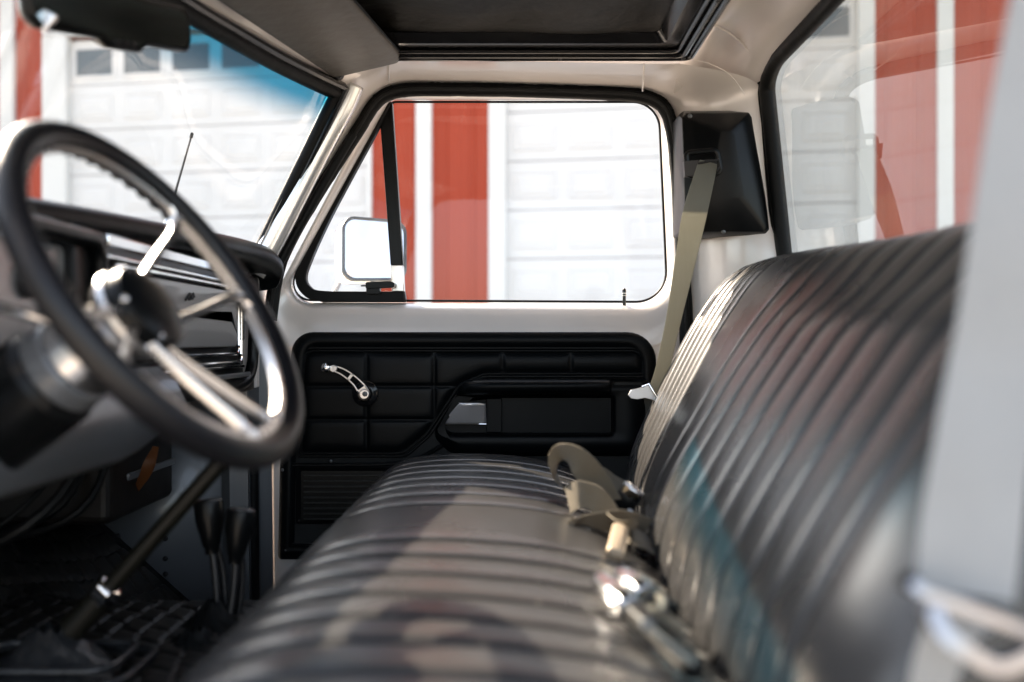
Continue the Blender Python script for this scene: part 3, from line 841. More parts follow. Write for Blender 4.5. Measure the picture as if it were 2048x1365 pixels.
# ================================================================== rear window
rw = grp('rear_window')
def RW(Y, t):       # t 0 top .. 1 bottom
    return Vector((.545 + .04 * t, Y, .575 - .44 * t))
mb = MB(); corners = rpoly([(2.10, 1.06, .05), (2.12, .0, .11), (.74, .0, .11), (.74, 1.06, .05)], 10)
lp = [RW(y, t) for y, t in corners]
mb.add(lp, [tuple(range(len(lp)))]); tb(mb, 'rear_glass', M['glass_rear'], rw, smooth=False)
mb = MB(); mb.tube([p + Vector((-.006, 0, 0)) for p in lp], .017, 14, closed=True); mb.tube([p + Vector((-.018, (.010 if p.y > 1.43 else -.010), (.012 if p.z > .4 else 0))) for p in lp], .0085, 10, closed=True)
tb(mb, 'rear_window_seal', M['rubber'], rw)
# black panel band above outside of the frame
mb = MB(); outl = rpoly([(2.40, 1.25, .05), (2.40, -.14, .05), (.50, -.14, .05), (.50, 1.25, .05)], 10)
mb.grid([[RW(y, t) + Vector((.01, 0, 0)) for y, t in outl], lp], closed_v=True); tb(mb, 'back_frame', M['paint'], cab, solid=.006)

# ---- belt-retractor cover on the rear pillar
mb = MB()
v = [P(1357, 230, 2.16), P(1366, 222, 2.16), P(1500, 221, 2.14), P(1508, 230, 2.14), P(1542, 462, 2.12), P(1534, 471, 2.12), P(1372, 471, 2.15), P(1364, 462, 2.15)]
v2 = [P(1364, 236, 2.125), P(1371, 228, 2.125), P(1496, 227, 2.12), P(1502, 236, 2.12), P(1534, 455, 2.10), P(1527, 463, 2.10), P(1378, 463, 2.12), P(1371, 455, 2.12)]
v3 = [P(1440, 268, 2.085), P(1446, 262, 2.085), P(1462, 262, 2.085), P(1470, 270, 2.085), P(1488, 388, 2.08), P(1478, 398, 2.08), P(1425, 400, 2.085), P(1418, 388, 2.085)]
vb = [p + Vector((0, .12, 0)) for p in v]
mb.grid([vb, v, v2, v3], closed_v=True); n0 = len(mb.v); mb.f.append(list(range(n0 - 8, n0))); mb.mi.append(0)
bc = tb(mb, 'belt_cover', M['plastic'], bevel=.010, angle=60)
for (x, y) in ((1447, 463), (1380, 232)):
    m2 = MB().lathe(P(x, y, 2.112), (0, -1, 0), [(0, .005), (.002, .0045), (.0035, .002)], 12); tb(m2, 'screw', M['bezel'], bc)
m2 = MB(); m2.tube([P(x, y, 2.075) for x, y in rpoly([(1372, 306, 8), (1434, 300, 12), (1442, 346, 10), (1376, 352, 8)], 5)], .006, 10, closed=True); tb(m2, 'slot_rim', M['plastic'], bc)

# ================================================================== ceiling
CE = grp('headliner')
CZ = .598
def ceil_wave(x, y):
    return .010 * sin(x * 9 + y * 5) * sin(y * 7 - x * 3) + .006 * sin(x * 23 + 4 * y) + .008 * exp(-((x - .1) / .12) ** 2) * sin(y * 11)
mb = MB(); rows = []
for i in range(50):
    x = -.40 + i * .76 / 49
    rows.append([Vector((x, y, .612 + (ceil_wave(x, y) + .012) * smooth01((2.02 - y) / .12) * smooth01((.35 - x) / .08))) for y in [2.05 - j * 1.44 / 59 for j in range(60)]])
mb.grid(rows); tb(mb, 'headliner_panel', M['vinyl_soft'], CE, angle=180)
# perimeter moulding with two beads
mb = MB()
zc = .585
fr = rpoly([(-.45, 2.058, .01), (.368, 2.058, .018), (.368, .63, .02), (-.45, .63, .02)], 5)
def bead(off, r, dz):
    return [Vector((x + (-off if x > 0 else off * .2), y + (-off if y > 1.4 else off), zc + dz)) for x, y in fr]
mb.tube(bead(.0, .006, 0), .0065, 10, closed=True); mb.tube(bead(.016, .006, 0), .0055, 10, closed=True); mb.tube(bead(.030, .006, .004), .004, 10, closed=True)
mb.grid([bead(-.004, 0, .006), bead(.06, 0, .012), bead(.075, 0, .03)], closed_v=True)
tb(mb, 'headliner_trim', M['gloss_trim'], CE)
mb = MB(); 
for (x, y) in ((.352, 2.045), (.10, 2.05), (.352, 1.7)):
    mb = MB().lathe((x, y, zc - .004), (0, 0, -1), [(0, .005), (.003, .004), (.004, .002)], 12)
    tb(mb, 'trim_screw', M['dark_metal'], CE)

# ---- sun visor
sv = grp('sun_visor')
A_, B_, C_, D_ = Vector((-.372, 2.07, .553)), Vector((-.222, 2.075, .590)), Vector((-.300, 1.60, .600)), Vector((-.500, 1.58, .566))
def vis(u, v_):    # u along length 0 far..1 near, v 0 hinge..1 free
    return (A_.lerp(D_, u)).lerp(B_.lerp(C_, u), v_)
nrm = (B_ - A_).cross(D_ - A_).normalized()
if nrm.z > 0: nrm = -nrm
mb = MB()
cor = rpoly([(0.0, 0.0, .04), (0.0, 1.0, .13), (1.0, 1.0, .1), (1.0, 0.0, .1)], 8)
def vl(s, h): return [vis(.5 + (u - .5) * (1 - s * .4), .5 + (v_ - .5) * (1 - s)) + nrm * h for u, v_ in cor]
R = [vl(.05, -.008), vl(.0, 0), vl(.02, .005), vl(.05, .0085), vl(.14, .011), vl(.4, .013), vl(.8, .0135)]
mb.grid(R, closed_v=True); n0 = len(mb.v); mb.f.append(list(range(n0 - len(cor), n0))); mb.mi.append(0); mb.f.append(list(range(len(cor)))); mb.mi.append(0)
tb(mb, 'visor_pad', M['visor'], sv, angle=180)
mb = MB(); lp = [vis(.5 + (u - .5) * .99, .5 + (v_ - .5) * .985) + nrm * .006 for u, v_ in cor]
mb.tube([vis(u, v_) + nrm * .0005 for u, v_ in cor], .0022, 8, closed=True); tb(mb, 'visor_piping', M['vinyl'], sv)
mb = MB(); mb.tube([P(676, 150, 2.07), P(684, 146, 2.06), P(700, 140, 2.05)], .006, 10); mb.lathe(P(678, 150, 2.07), (0, -1, -.4), [(0, .011), (.006, .010), (.012, .006)], 14); tb(mb, 'visor_rod', M['dark_metal'], sv)

# ================================================================== rear-view mirror
rm = grp('rear_view_mirror')
ma = P(50, -5, 1.10); mz = P(374, 62, 1.42); mid = (ma + mz) / 2
U = (mz - ma); Lm = U.length; U.normalize()
nn = Vector((1, -.62, -.10)).normalized(); nn = (nn - U * nn.dot(U)).normalized(); V = nn.cross(U); V = V if V.z > 0 else -V
H = .062
def ml(s, h, ex=0):
    c = rpoly([(-Lm / 2 - ex + s, -H / 2 - .0 + s, .018), (-Lm * .12, -H / 2 + s, .01), (-Lm * .07, -H / 2 - .010 + s, .01), (Lm * .12, -H / 2 - .010 + s, .01), (Lm * .17, -H / 2 + s, .01), (Lm / 2 + ex - s, -H / 2 + s, .018), (Lm / 2 + ex - s, H / 2 - s, .018), (-Lm / 2 - ex + s, H / 2 - s, .018)], 5)
    return [mid + U * a + V * b + nn * h for a, b in c]
mb = MB(); R = [ml(.02, -.022), ml(.006, -.016), ml(0, -.006), ml(0, .004), ml(.003, .007), ml(.006, .006)]
mb.grid(R, closed_v=True); mb.f.append(list(range(len(R[0])))); mb.mi.append(0); n0 = len(mb.v)
tb(mb, 'mirror_casing', M['plastic'], rm, angle=50)
mb = MB(); lp = ml(.006, .0055); mb.add(lp, [tuple(range(len(lp)))]); tb(mb, 'mirror_glass', mat('dim_mirror_glass', (.55, .66, .70), .05, 1.0, vary=(10, .1)), rm, smooth=False)
mb = MB(); 
for k in (-1, 0, 1): mb.lathe(mid + U * (k * .016 + .005) - V * (H / 2 + .002) + nn * .007, nn, [(0, .0045), (.002, .004)], 12)
tb(mb, 'mirror_button', M['dark_metal'], rm)
mb = MB(); st = mid - nn * .02 - U * .10; mb.tube([mid - nn * .015, mid - nn * .05 + V * .02, Vector((-.60, 1.38, .47))], .010, 12); mb.lathe(Vector((-.585, 1.38, .50)), (-.4, 0, .2), [(0, .02), (.03, .02)], 16)
tb(mb, 'mirror_mount', M['plastic'], rm)
# grey sensor pod on the glass behind the mirror
mb = MB(); mb.prism([P(x, y, 1.12) for x, y in rpoly([(40, 28, 6), (62, 4, 6), (118, 30, 6), (92, 62, 6)], 4)], (-.02, .05, .01)); tb(mb, 'mirror_pod', M['alu'], rm, bevel=.003)

# ================================================================== dashboard
db = grp('dashboard')
lip = [(-.505, 2.16, .150), (-.492, 2.14, .176), (-.497, 2.07, .193), (-.512, 1.96, .198), (-.530, 1.75, .194), (-.545, 1.55, .186), (-.565, 1.38, .182), (-.585, 1.20, .176), (-.60, 1.0, .172), (-.60, .70, .172)]
lp = catmull(lip, 8)
mb = MB(); rows = []
for p in lp:
    rows.append([Vector((p.x - .36, p.y, p.z - .03)), Vector((p.x - .10, p.y, p.z + .0)), Vector((p.x - .03, p.y, p.z + .004)), Vector((p.x - .008, p.y, p.z + .0)), Vector((p.x, p.y, p.z - .010)),
                 Vector((p.x + .001, p.y, p.z - .022)), Vector((p.x - .006, p.y, p.z - .034)), Vector((p.x - .03, p.y, p.z - .040)), Vector((p.x - .065, p.y, p.z - .044)), Vector((p.x - .075, p.y, p.z - .08))])
mb.grid(rows); tb(mb, 'dash_pad', M['vinyl'], db, angle=180)
# end cap of the brow
mb = MB(); e = rows[0]; mb.add(e, [tuple(range(len(e)))]); tb(mb, 'dash_pad_end', M['vinyl'], db, solid=.004)
FX = -.568
mb = MB(); mb.box(-.66, FX - .006, .66, 2.13, -.075, .155); mb.box(-.64, FX + .02, 1.30, 2.12, -.105, -.075)
tb(mb, 'dash_face', M['plastic'], db, smooth=False, bevel=.006)
# chrome strips above glove box
def bar(name, y0, y1, z, h, x, m, par=db, d=.010):
    mb_ = MB(); mb_.box(x - d, x, y0, y1, z - h / 2, z + h / 2); return tb(mb_, name, m, par, bevel=min(h * .35, .003))
bar('trim_strip', 1.37, 2.09, .139, .018, FX + .014, M['chrome'])
bar('trim_strip', 1.36, 2.11, .116, .0065, FX + .017, M['chrome'])
bar('trim_panel', 1.36, 2.11, .126, .014, FX + .008, M['plastic'])
# glove box door
mb = MB(); c = rpoly([(1.50, .100, .006), (2.035, .100, .012), (2.035, -.012, .02), (1.50, -.012, .012)], 5)
R = [[Vector((FX + h, y + (i_ if y < 1.8 else -i_), z + (-i_ if z > .04 else i_))) for y, z in c] for i_, h in ((0, -.006), (0, .006), (.002, .0085), (.05, .0095))]
mb.grid(R, closed_v=True); n0 = len(mb.v); mb.f.append(list(range(n0 - len(c), n0))); mb.mi.append(0)
tb(mb, 'glove_box', mat('glove_box_gloss', (.27, .265, .26), .36, .1, .6, .5, vary=(4, .1)), db, angle=40)
# small dark strokes on the glove box door
mb = MB()
for k, (dy, dz, ln) in enumerate(((0, 0, .020), (.010, .005, .022), (.024, .002, .014), (.034, .006, .012))):
    mb.tube([Vector((FX + .0105, 1.70 + dy, .070 + dz)), Vector((FX + .0105, 1.70 + dy + ln * .6, .077 + dz)), Vector((FX + .0105, 1.70 + dy + ln, .071 + dz))], .0022, 6)
tb(mb, 'dark_marks', M['dark_metal'], db)
# chrome surround
mb = MB()
for o, r in ((.012, .0035), (.030, .0045)):
    mb.tube([Vector((FX + .006, y, z)) for y, z in rpoly([(1.40, .108, .01), (2.035 + o, .108, .01), (2.035 + o, -.014 - o, .02), (1.40, -.014 - o, .02)], 5)], r, 10, closed=True)
tb(mb, 'glove_box_frame', M['chrome'], db)
bar('lower_strip', 1.40, 2.08, -.052, .006, FX + .010, M['chrome'])
bar('lower_strip', 1.40, 2.06, -.068, .010, FX + .028, M['paint_grey'])
# vent at the right end
mb = MB(); mb.box(FX - .01, FX + .006, 2.050, 2.088, .0, .085); tb(mb, 'air_vent', M['plastic'], db, bevel=.003)
mb = MB()
mb.tube([Vector((FX + .0075, y, z)) for y, z in rpoly([(2.054, .004, .003), (2.084, .004, .003), (2.084, .08, .003), (2.054, .08, .003)], 3)], .0012, 6, closed=True)
for k in range(6): mb.box(FX + .002, FX + .008, 2.056, 2.082, .012 + k * .012, .0145 + k * .012)
tb(mb, 'vent_louvre', M['bezel'], db, smooth=False)
mb = MB(); mb.tube(catmull([Vector((-.548, 2.10, .135)), Vector((-.548, 2.112, .10)), Vector((-.548, 2.112, .0)), Vector((-.55, 2.10, -.06)), Vector((-.555, 2.05, -.088)), Vector((-.56, 1.9, -.092)), Vector((-.56, 1.45, -.092))], 6), .012, 12)
tb(mb, 'dash_edge', M['plastic'], db)
mb = MB(); mb.box(-.58, -.545, 2.125, 2.15, -.10, .15); tb(mb, 'dash_end', M['paint'], db, bevel=.004)
# instrument cluster with hood, driver side
mb = MB(); mb.box(-.64, FX + .010, .70, 1.30, -.03, .12); tb(mb, 'instrument_panel', M['gauge'], db, smooth=False, bevel=.01)
mb = MB(); mb.tube([Vector((FX + .03, y, z)) for y, z in rpoly([(.72, -.035, .02), (1.30, -.035, .02), (1.30, .13, .03), (.72, .13, .03)], 6)], .011, 10, closed=True); mb.box(-.62, -.545, 1.24, 1.335, .02, .145)
tb(mb, 'instrument_hood', M['plastic'], db, bevel=.006)
for (y, z, r) in ((.86, .05, .05), (1.02, .05, .045), (1.14, .07, .022), (1.20, .03, .02)):
    mb = MB().lathe((FX + .010, y, z), (1, 0, 0), [(0, r), (.006, r), (.008, r * .92), (.004, r * .9)], 24); tb(mb, 'gauge', M['dark_metal'], db)
# lower dash : painted metal, sloping inward
mb = MB(); rows = []
for y in [.60 + k * .06 for k in range(17)]:
    e = smooth01((y - 1.30) / .28)
    rows.append([Vector((-.555, y, -.04)), Vector((-.525, y, -.065)), Vector((-.508, y, -.10)), Vector((-.508, y, -.150 + .035 * e)), Vector((-.520, y, -.160 + .035 * e)), Vector((-.60, y, -.155 + .035 * e))])
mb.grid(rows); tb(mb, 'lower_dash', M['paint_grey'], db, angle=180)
# heater box and wiring below
hb = grp('heater_box')
mb = MB(); mb.box(-.98, -.72, 1.78, 2.12, -.33, -.10); tb(mb, 'heater_case', M['brown'], hb, smooth=False, bevel=.015)
mb = MB(); mb.box(-.722, -.716, 1.86, 2.12, -.262, -.248); tb(mb, 'heater_strip', M['paint_grey'], hb, bevel=.003)
mb = MB(); ribbon(mb, [P(312, 893, 1.90), P(300, 925, 1.89), P(287, 955, 1.90), P(268, 985, 1.92)], [.012, .022, .018, .01], [(1, 0, .3)] * 4); tb(mb, 'amber_flap', M['amber'], hb)
mb = MB()
for k in range(11):
    x = -.74 + random.uniform(-.05, .05); y = 1.20 + k * .07
    mb.tube(catmull([(x, y, -.08), (x + random.uniform(-.03, .03), y + .02, -.2), (x - .05, y - .04, -.3), (-1.0, y, -.36)], 5), random.uniform(.004, .009), 8)
tb(mb, 'wiring', M['rubber'], hb)

# ================================================================== steering wheel
C = Vector((-.3415, .9837, .0469)); th, yaw = .582, -.187
wn = Vector((cos(th) * cos(yaw), cos(th) * sin(yaw), sin(th))); wu = Vector((-sin(yaw), cos(yaw), 0)); wd = wn.cross(wu)
def W(a_deg, r, h=0): return C + wu * (r * cos(radians(a_deg))) + wd * (r * sin(radians(a_deg))) + wn * h
sw = grp('steering_wheel')
RR = .1865
mb = MB(); pts = []; rad = []
for k in range(180):
    pts.append(W(k * 2, RR)); rad.append(.0148)
mb.tube(pts, rad, 20, closed=True); 
# finger grips along the back of the rim
o = tb(mb, 'rim_grip', M['leather'], sw, angle=180)
mb = MB()
for k in range(60):
    a = k * 6; 
    q = W(a, RR - .002, -.0125); mb.lathe(q, -wn, [(-.003, .0085), (.002, .0075), (.0045, .003)], 10)
tb(mb, 'grip_bumps', M['leather'], sw)
mb = MB(); mb.tube([W(k * 3, .1735, .0) for k in range(120)], 1, prof=[(.0045, -.0055), (.0045, .0055), (-.0045, .0055), (-.0045, -.0055)], up=wn, closed=True)
tb(mb, 'rim_ring', M['alu'], sw, angle=30, bevel=.0015)
# spokes: pairs of flat polished bars with filleted rim ends
def bar3(mb, pts, w_, t_):
    mb.tube(catmull(pts, 6), 1, prof=[(t_, -w_ * .7), (t_, w_ * .7), (t_ * .5, w_), (-t_ * .6, w_), (-t_, w_ * .7), (-t_, -w_ * .7), (-t_ * .6, -w_), (t_ * .5, -w_)], up=wn)
spokes = [(60, 40, 1), (-22, 2, -1), (-92, -70, 1), (-128, -90, -1), (-148, -152, 1), (-176, -170, -1)]
for a0, a1, sgn in spokes:
    mb = MB()
    p0 = W(a0, .036, -.034); p1 = W(a1 + (a0 - a1) * .25, .085, -.022); p2 = W(a1, .155, -.004); p3 = W(a1 - sgn * -5, .1715, .0)
    p3 = W(a1 + sgn * 5, .1725, 0)
    bar3(mb, [p0, p1, p2, p3], .0042, .006)
    tb(mb, 'spoke', M['alu'], sw, angle=40)
# webs along rim between paired spokes
for a0, a1 in ((2, 40), (-90, -70), (-64, -6), (-146, -98)):
    mb = MB(); mb.tube([W(a0 + (a1 - a0) * k / 20, .1665) for k in range(21)], 1, prof=[(.006, -.004), (.006, .004), (-.006, .004), (-.006, -.004)], up=wn)
    tb(mb, 'rim_web', M['alu'], sw, angle=30)
mb = MB().lathe(C, wn, [(-.075, .034), (-.06, .036), (-.052, .046), (-.040, .052), (-.034, .050)], 40); tb(mb, 'hub', M['alu'], sw)
mb = MB().lathe(C, wn, [(-.036, .047), (-.026, .047), (-.018, .044), (-.014, .036), (-.012, .02), (-.0115, .004)], 40); tb(mb, 'horn_button', M['plastic'], sw)
for k in range(5):
    a = 30 + k * 72; mb = MB().lathe(W(a, .041, -.024), wn, [(0, .0045), (.006, .0042), (.008, .002)], 12); tb(mb, 'hub_bolt', M['chrome'], sw)
# column
cl_ = grp('steering_column')
mb = MB().lathe(C, -wn, [(.060, .030), (.085, .032), (.088, .040), (.115, .044), (.12, .040)], 36); tb(mb, 'column_collar', M['alu'], cl_)
mb = MB().lathe(C, -wn, [(.118, .043), (.122, .047), (.140, .049), (.144, .046)], 36); tb(mb, 'column_collar', M['paint_grey'], cl_)
mb = MB().lathe(C, -wn, [(.143, .047), (.152, .054), (.34, .058), (.45, .052), (.60, .035)], 36); tb(mb, 'column_shroud', M['plastic'], cl_)
mb = MB(); q = C - wn * .09; mb.tube([q, q - wu * .08 + wd * .03, q - wu * .16 + wd * .05], .005, 10); mb.lathe(q - wu * .16 + wd * .05, -wu, [(0, .008), (.02, .009), (.025, .004)], 12); tb(mb, 'turn_signal_stalk', M['chrome'], cl_)
# round white lit collar behind hub
# ================================================================== levers
lv = grp('gear_lever')
b0 = Vector((-.595, 1.30, -.40)); t0 = P(450, 915, 1.27)
mb = MB(); m1 = b0.lerp(t0, .28); m2 = b0.lerp(t0, .30)
mb.tube([b0, b0.lerp(t0, .12)], .009, 12); mb.tube([b0.lerp(t0, .10), b0.lerp(t0, .27)], [.019, .0165], 16); mb.tube([m1, t0], .0115, 14)
tb(mb, 'lever_rod', M['olive'], lv, angle=50)
mb = MB().lathe(m1, (t0 - b0), [(-.008, .017), (0, .0195), (.014, .0195), (.018, .016)], 6); tb(mb, 'lever_nut', M['chrome'], lv, smooth=False, bevel=.0015)
def boot(mb, c, s, h, wav=.1):
    rows = []
    for k in range(12):
        t = k / 11; r = s * (1 - .78 * t ** .8)
        rows.append([c + Vector((r * cos(a) * (1.25 if abs(cos(a)) > .1 else 1), r * sin(a), h * t + .004 * sin(a * 7 + k))) * 1 for a in [2 * pi * j / 28 for j in range(28)]])
    mb.grid(rows, closed_v=True)
mb = MB(); boot(mb, Vector((-.60, 1.30, -.43)), .072, .055)
mb.tube([Vector((-.60 + x, 1.30 + y, -.424)) for x, y in rpoly([(-.115, -.075, .03), (.115, -.075, .03), (.115, .075, .03), (-.115, .075, .03)], 6)], .006, 10, closed=True)
mb.tube([Vector((-.60 + x, 1.30 + y, -.412)) for x, y in rpoly([(-.095, -.06, .03), (.095, -.06, .03), (.095, .06, .03), (-.095, .06, .03)], 6)], .006, 10, closed=True)
tb(mb, 'lever_boot', mat('boot_leather', (.022, .023, .025), .3, 0, .5, vary=(20, .3), bump=('noise', 60, .6, .004)), lv, angle=60)
def transfer(kx, ky, bx, by, Y, name_lbl):
    g_ = grp('transfer_lever'); g_['label'] = name_lbl
    top = P(kx, ky, Y); bot = P(bx, by, Y - .02); ax = (top - bot).normalized()
    mb = MB(); mb.tube(catmull([bot, bot.lerp(top, .4) + Vector((.004, 0, 0)), top - ax * .05], 6), .0065, 12); mb.tube(catmull([bot + Vector((.012, .01, 0)), bot.lerp(top, .5) + Vector((.012, .01, 0)), top - ax * .06 + Vector((.006, 0, 0))], 6), .0045, 10)
    tb(mb, 'lever_rod', M['dark_metal'], g_)
    mb = MB().lathe(top, -ax, [(-.003, .017), (0, .0215), (.004, .0225), (.028, .0215), (.050, .0165), (.066, .0135), (.070, .0105), (.080, .010)], 24)
    tb(mb, 'lever_knob', M['plastic'], g_)
transfer(417, 1002, 437, 1300, 1.52, 'black tapered transfer lever closer to the steering wheel')
transfer(483, 1020, 447, 1310, 1.50, 'black tapered transfer lever with the flat pale-lit top beside the seat')
mb = MB(); boot(mb, Vector((-.44, 1.50, -.445)), .062, .055); boot(mb, Vector((-.45, 1.42, -.440)), .045, .03)
tb(mb, 'transfer_boot', M['rubber'], angle=60)
# seat bracket
mb = MB(); mb.box(-.40, -.34, 1.72, 1.76, -.52, -.49); mb.box(-.40, -.385, 1.72, 1.76, -.55, -.50); tb(mb, 'seat_bracket', M['bezel'], bevel=.003)

# ================================================================== bench seat
bs = grp('bench_seat')
def resample(pts, n):
    cp = catmull([(a, 0, b) for a, b in pts], 12); d = [0]
    for i in range(1, len(cp)): d.append(d[-1] + (cp[i] - cp[i - 1]).length)
    out = []
    j = 0
    for k in range(n):
        t = d[-1] * k / (n - 1)
        while j < len(d) - 2 and d[j + 1] < t: j += 1
        u = (t - d[j]) / max(1e-9, d[j + 1] - d[j]); out.append(cp[j].lerp(cp[j + 1], min(1, u)))
    return out
def pleat(y, grooves, w_=.0042, dep=.0080, bul=.0026):
    # rolled pleat: narrow groove + convex roll
    d = min(abs(y - g_) for g_ in grooves); lo = [g_ for g_ in grooves if g_ <= y]; hi = [g_ for g_ in grooves if g_ > y]
    h = -dep * exp(-(d / w_) ** 1.5)
    if lo and hi:
        a, b = max(lo), min(hi); wd_ = b - a
        if wd_ < .12: h += bul * sin(pi * (y - a) / wd_)
        else:
            m_ = min(y - a, b - y); h += bul * sin(pi * min(.5, m_ / .09))
    return h
def cushion(prof, y0, y1, grooves, fn=None, fade=None, r_end=.045, r_near=None, dy=.0042, n=64):
    pr = resample(prof, n); rows = []
    tang = [(pr[min(i + 1, n - 1)] - pr[max(i - 1, 0)]).normalized() for i in range(n)]
    ny = int((y1 - y0) / dy)
    for j in range(ny + 1):
        y = y0 + (y1 - y0) * j / ny
        rn = r_near or r_end
        e0 = max(0, (y0 + rn - y) / rn); e1 = max(0, (y - y1 + r_end) / r_end); e = min(1, max(e0, e1))
        ins = (min(rn, .085) if e0 > e1 else r_end) * (1 - sqrt(max(0, 1 - e * e)))
        pl = pleat(y, grooves)
        row = []
        for i in range(n):
            t = tang[i]; nr = Vector((-t.z, 0, t.x))
            f = fade(i / (n - 1)) if fade else 1
            p = pr[i] + nr * (pl * f * (1 - e) - ins)
            q = Vector((p.x, y, p.z))
            if fn: q = fn(q, i / (n - 1))
            row.append(q)
        rows.append(row)
    mb = MB(); mb.grid(rows)
    mb.add(rows[0], [tuple(range(n))]); mb.add(rows[-1], [tuple(range(n))])
    return mb
gC = [2.09, 2.0, 1.915, 1.827, 1.737, 1.648, 1.558, 1.462, 1.21, 1.125, 1.04, .955, .875, .80, .72, .64]
cpf = [(-.20, -.56), (-.255, -.45), (-.282, -.37), (-.285, -.32), (-.268, -.278), (-.225, -.252), (-.155, -.241), (-.05, -.240), (.05, -.250), (.13, -.272), (.19, -.305), (.25, -.36), (.30, -.40)]
def cfn(q, s):
    sag = .006 * exp(-((q.y - 1.0) / .25) ** 2) * exp(-((q.x - .0) / .15) ** 2)
    wr = .0003 * sin(q.y * 37 + q.x * 21) * sin(q.x * 33)
    return Vector((q.x, q.y, q.z - sag + wr))
mb = cushion(cpf, .60, 2.17, gC, cfn, fade=lambda t: smooth01((t - .03) / .1) * (1 - .35 * smooth01((t - .55) / .2)), r_end=.05)
tb(mb, 'seat_cushion', M['seat'], bs, angle=180)
gB = [2.065, 2.015, 1.965, 1.915, 1.865, 1.815, 1.765, 1.53, 1.43, 1.335, 1.245, 1.16, 1.075, .99, .905, .825, .75]
bpf = [(.62, .0), (.61, .10), (.575, .148), (.53, .160), (.48, .152), (.440, .122), (.405, .078), (.365, .012), (.325, -.065), (.287, -.145), (.257, -.215), (.240, -.275), (.238, -.32), (.25, -.37), (.28, -.42)]
def bfn(q, s):
    low = smooth01((.10 - q.z) / .35); near = smooth01((1.95 - q.y) / .6)
    wr = .0002 * sin(q.y * 31 + q.z * 17) * sin(q.z * 26)
    top = -.030 * smooth01((1.95 - q.y) / .9) * smooth01((q.z) / .12)
    return Vector((q.x - .042 * low * near + wr, q.y, q.z + top))
mb = cushion(bpf[::-1], .62, 2.13, gB, bfn, fade=lambda t: smooth01((t - .04) / .1) * (1 - .9 * smooth01((t - .74) / .12)), r_end=.038, r_near=.13)
tb(mb, 'backrest', M['seat'], bs, angle=180)
# welt along back top
mb = MB(); mb.tube([bfn(Vector((.575, y, .152)), 0) for y in [.68 + k * .05 for k in range(29)]], .004, 8); tb(mb, 'welt', M['vinyl'], bs)
mb = MB(); mb.box(-.20, .5, .66, 2.1, -.62, -.42); tb(mb, 'seat_base', M['dark_metal'], bs, smooth=False, bevel=.01)

# ================================================================== belts
# passenger shoulder belt
pb = grp('shoulder_belt'); pb['label'] = 'grey green passenger shoulder belt hanging from the black pillar cover'
mb = MB()
pp = [P(1417, 324, 2.045), P(1411, 345, 2.045), P(1389, 430, 2.06), P(1373, 510, 2.07), P(1347, 640, 2.08), P(1323, 745, 2.09), P(1305, 792, 2.09)]
ribbon(mb, pp, [.036, .042, .050, .044, .032, .030, .030], [(1, -.1, .25), (1, -.1, .22), (1, -.1, .18), (1, -.25, .18), (1, -.4, .2), (1, -.4, .25), (1, -.35, .3)], n=10)
tb(mb, 'belt_webbing', M['web_grey'], pb, angle=60)
mb = MB()
ribbon(mb, [P(1303, 792, 2.10), P(1296, 840, 2.12), P(1272, 900, 2.13), P(1252, 965, 2.13)], [.034, .02, .016, .014], [(1, -.35, .3), (.5, -1, .1), (.3, -1, 0), (.2, -1, 0)])
tb(mb, 'lower_webbing', mat('dark_webbing', (.06, .058, .05), .8, 0, .3, vary=(30, .2)), pb)
mb = MB()
tg = [(1256, 790), (1262, 780), (1280, 776), (1296, 768), (1304, 780), (1314, 796), (1312, 802), (1290, 796), (1275, 799), (1262, 797)]
mb.prism([P(x, y, 2.085) for x, y in tg], (0, .004, 0)); tb(mb, 'latch_plate', M['alu'], pb, bevel=.001)
mb = MB(); mb.tube([P(1284, 774, 2.08), P(1298, 768, 2.08), P(1316, 798, 2.07), P(1308, 803, 2.075)], .0022, 8); tb(mb, 'latch_loop', M['chrome'], pb)
mb = MB(); mb.tube([P(1396, 327, 2.04), P(1438, 319, 2.035), P(1440, 334, 2.035), P(1434, 342, 2.04)], .0024, 8); mb.prism([P(1368, 322, 2.06), P(1434, 318, 2.05), P(1430, 330, 2.05), P(1398, 336, 2.055), P(1392, 352, 2.06), P(1370, 352, 2.07)], (0, .02, 0))
tb(mb, 'belt_guide', M['dark_metal'], pb, bevel=.001)
# driver shoulder belt, close to the lens
dbt = grp('shoulder_belt'); dbt['label'] = 'blurred pale grey driver shoulder belt hanging close on the right'
mb = MB()
pp = [P(2120, -60, .62), P(2070, 200, .61), P(2030, 450, .60), P(1995, 700, .60), P(1965, 900, .59), P(1945, 1050, .585), P(1930, 1190, .58)]
ribbon(mb, pp, [.056, .056, .058, .062, .064, .064, .060], [(1, .15, .05), (1, .15, .06), (1, .2, .08), (1, .25, .05), (1, .2, -.1), (1, .1, -.25), (1, .05, -.3)], n=10)
ribbon(mb, [P(1935, 1200, .585), P(1900, 1260, .59), P(1870, 1340, .60), P(1850, 1440, .61)], [.05, .03, .026, .024], [(1, 0, -.3), (.8, -.4, 0), (.8, -.5, 0), (.8, -.5, 0)])
tb(mb, 'belt_webbing', M['web_pale'], dbt, angle=60)
mb = MB(); mb.tube(catmull([P(1820, 1163, .57), P(1850, 1185, .565), P(1930, 1215, .56), P(2010, 1245, .56), P(2075, 1275, .565)], 6), 1, prof=[(.006, -.0035), (.006, .0035), (-.006, .0035), (-.006, -.0035)], up=(0, -1, 0))
mb.tube(catmull([P(1860, 1215, .56), P(1880, 1260, .555), P(1930, 1300, .55), P(1990, 1330, .55), P(2060, 1300, .56)], 6), 1, prof=[(.007, -.0045), (.007, .0045), (-.007, .0045), (-.007, -.0045)], up=(0, -1, 0))
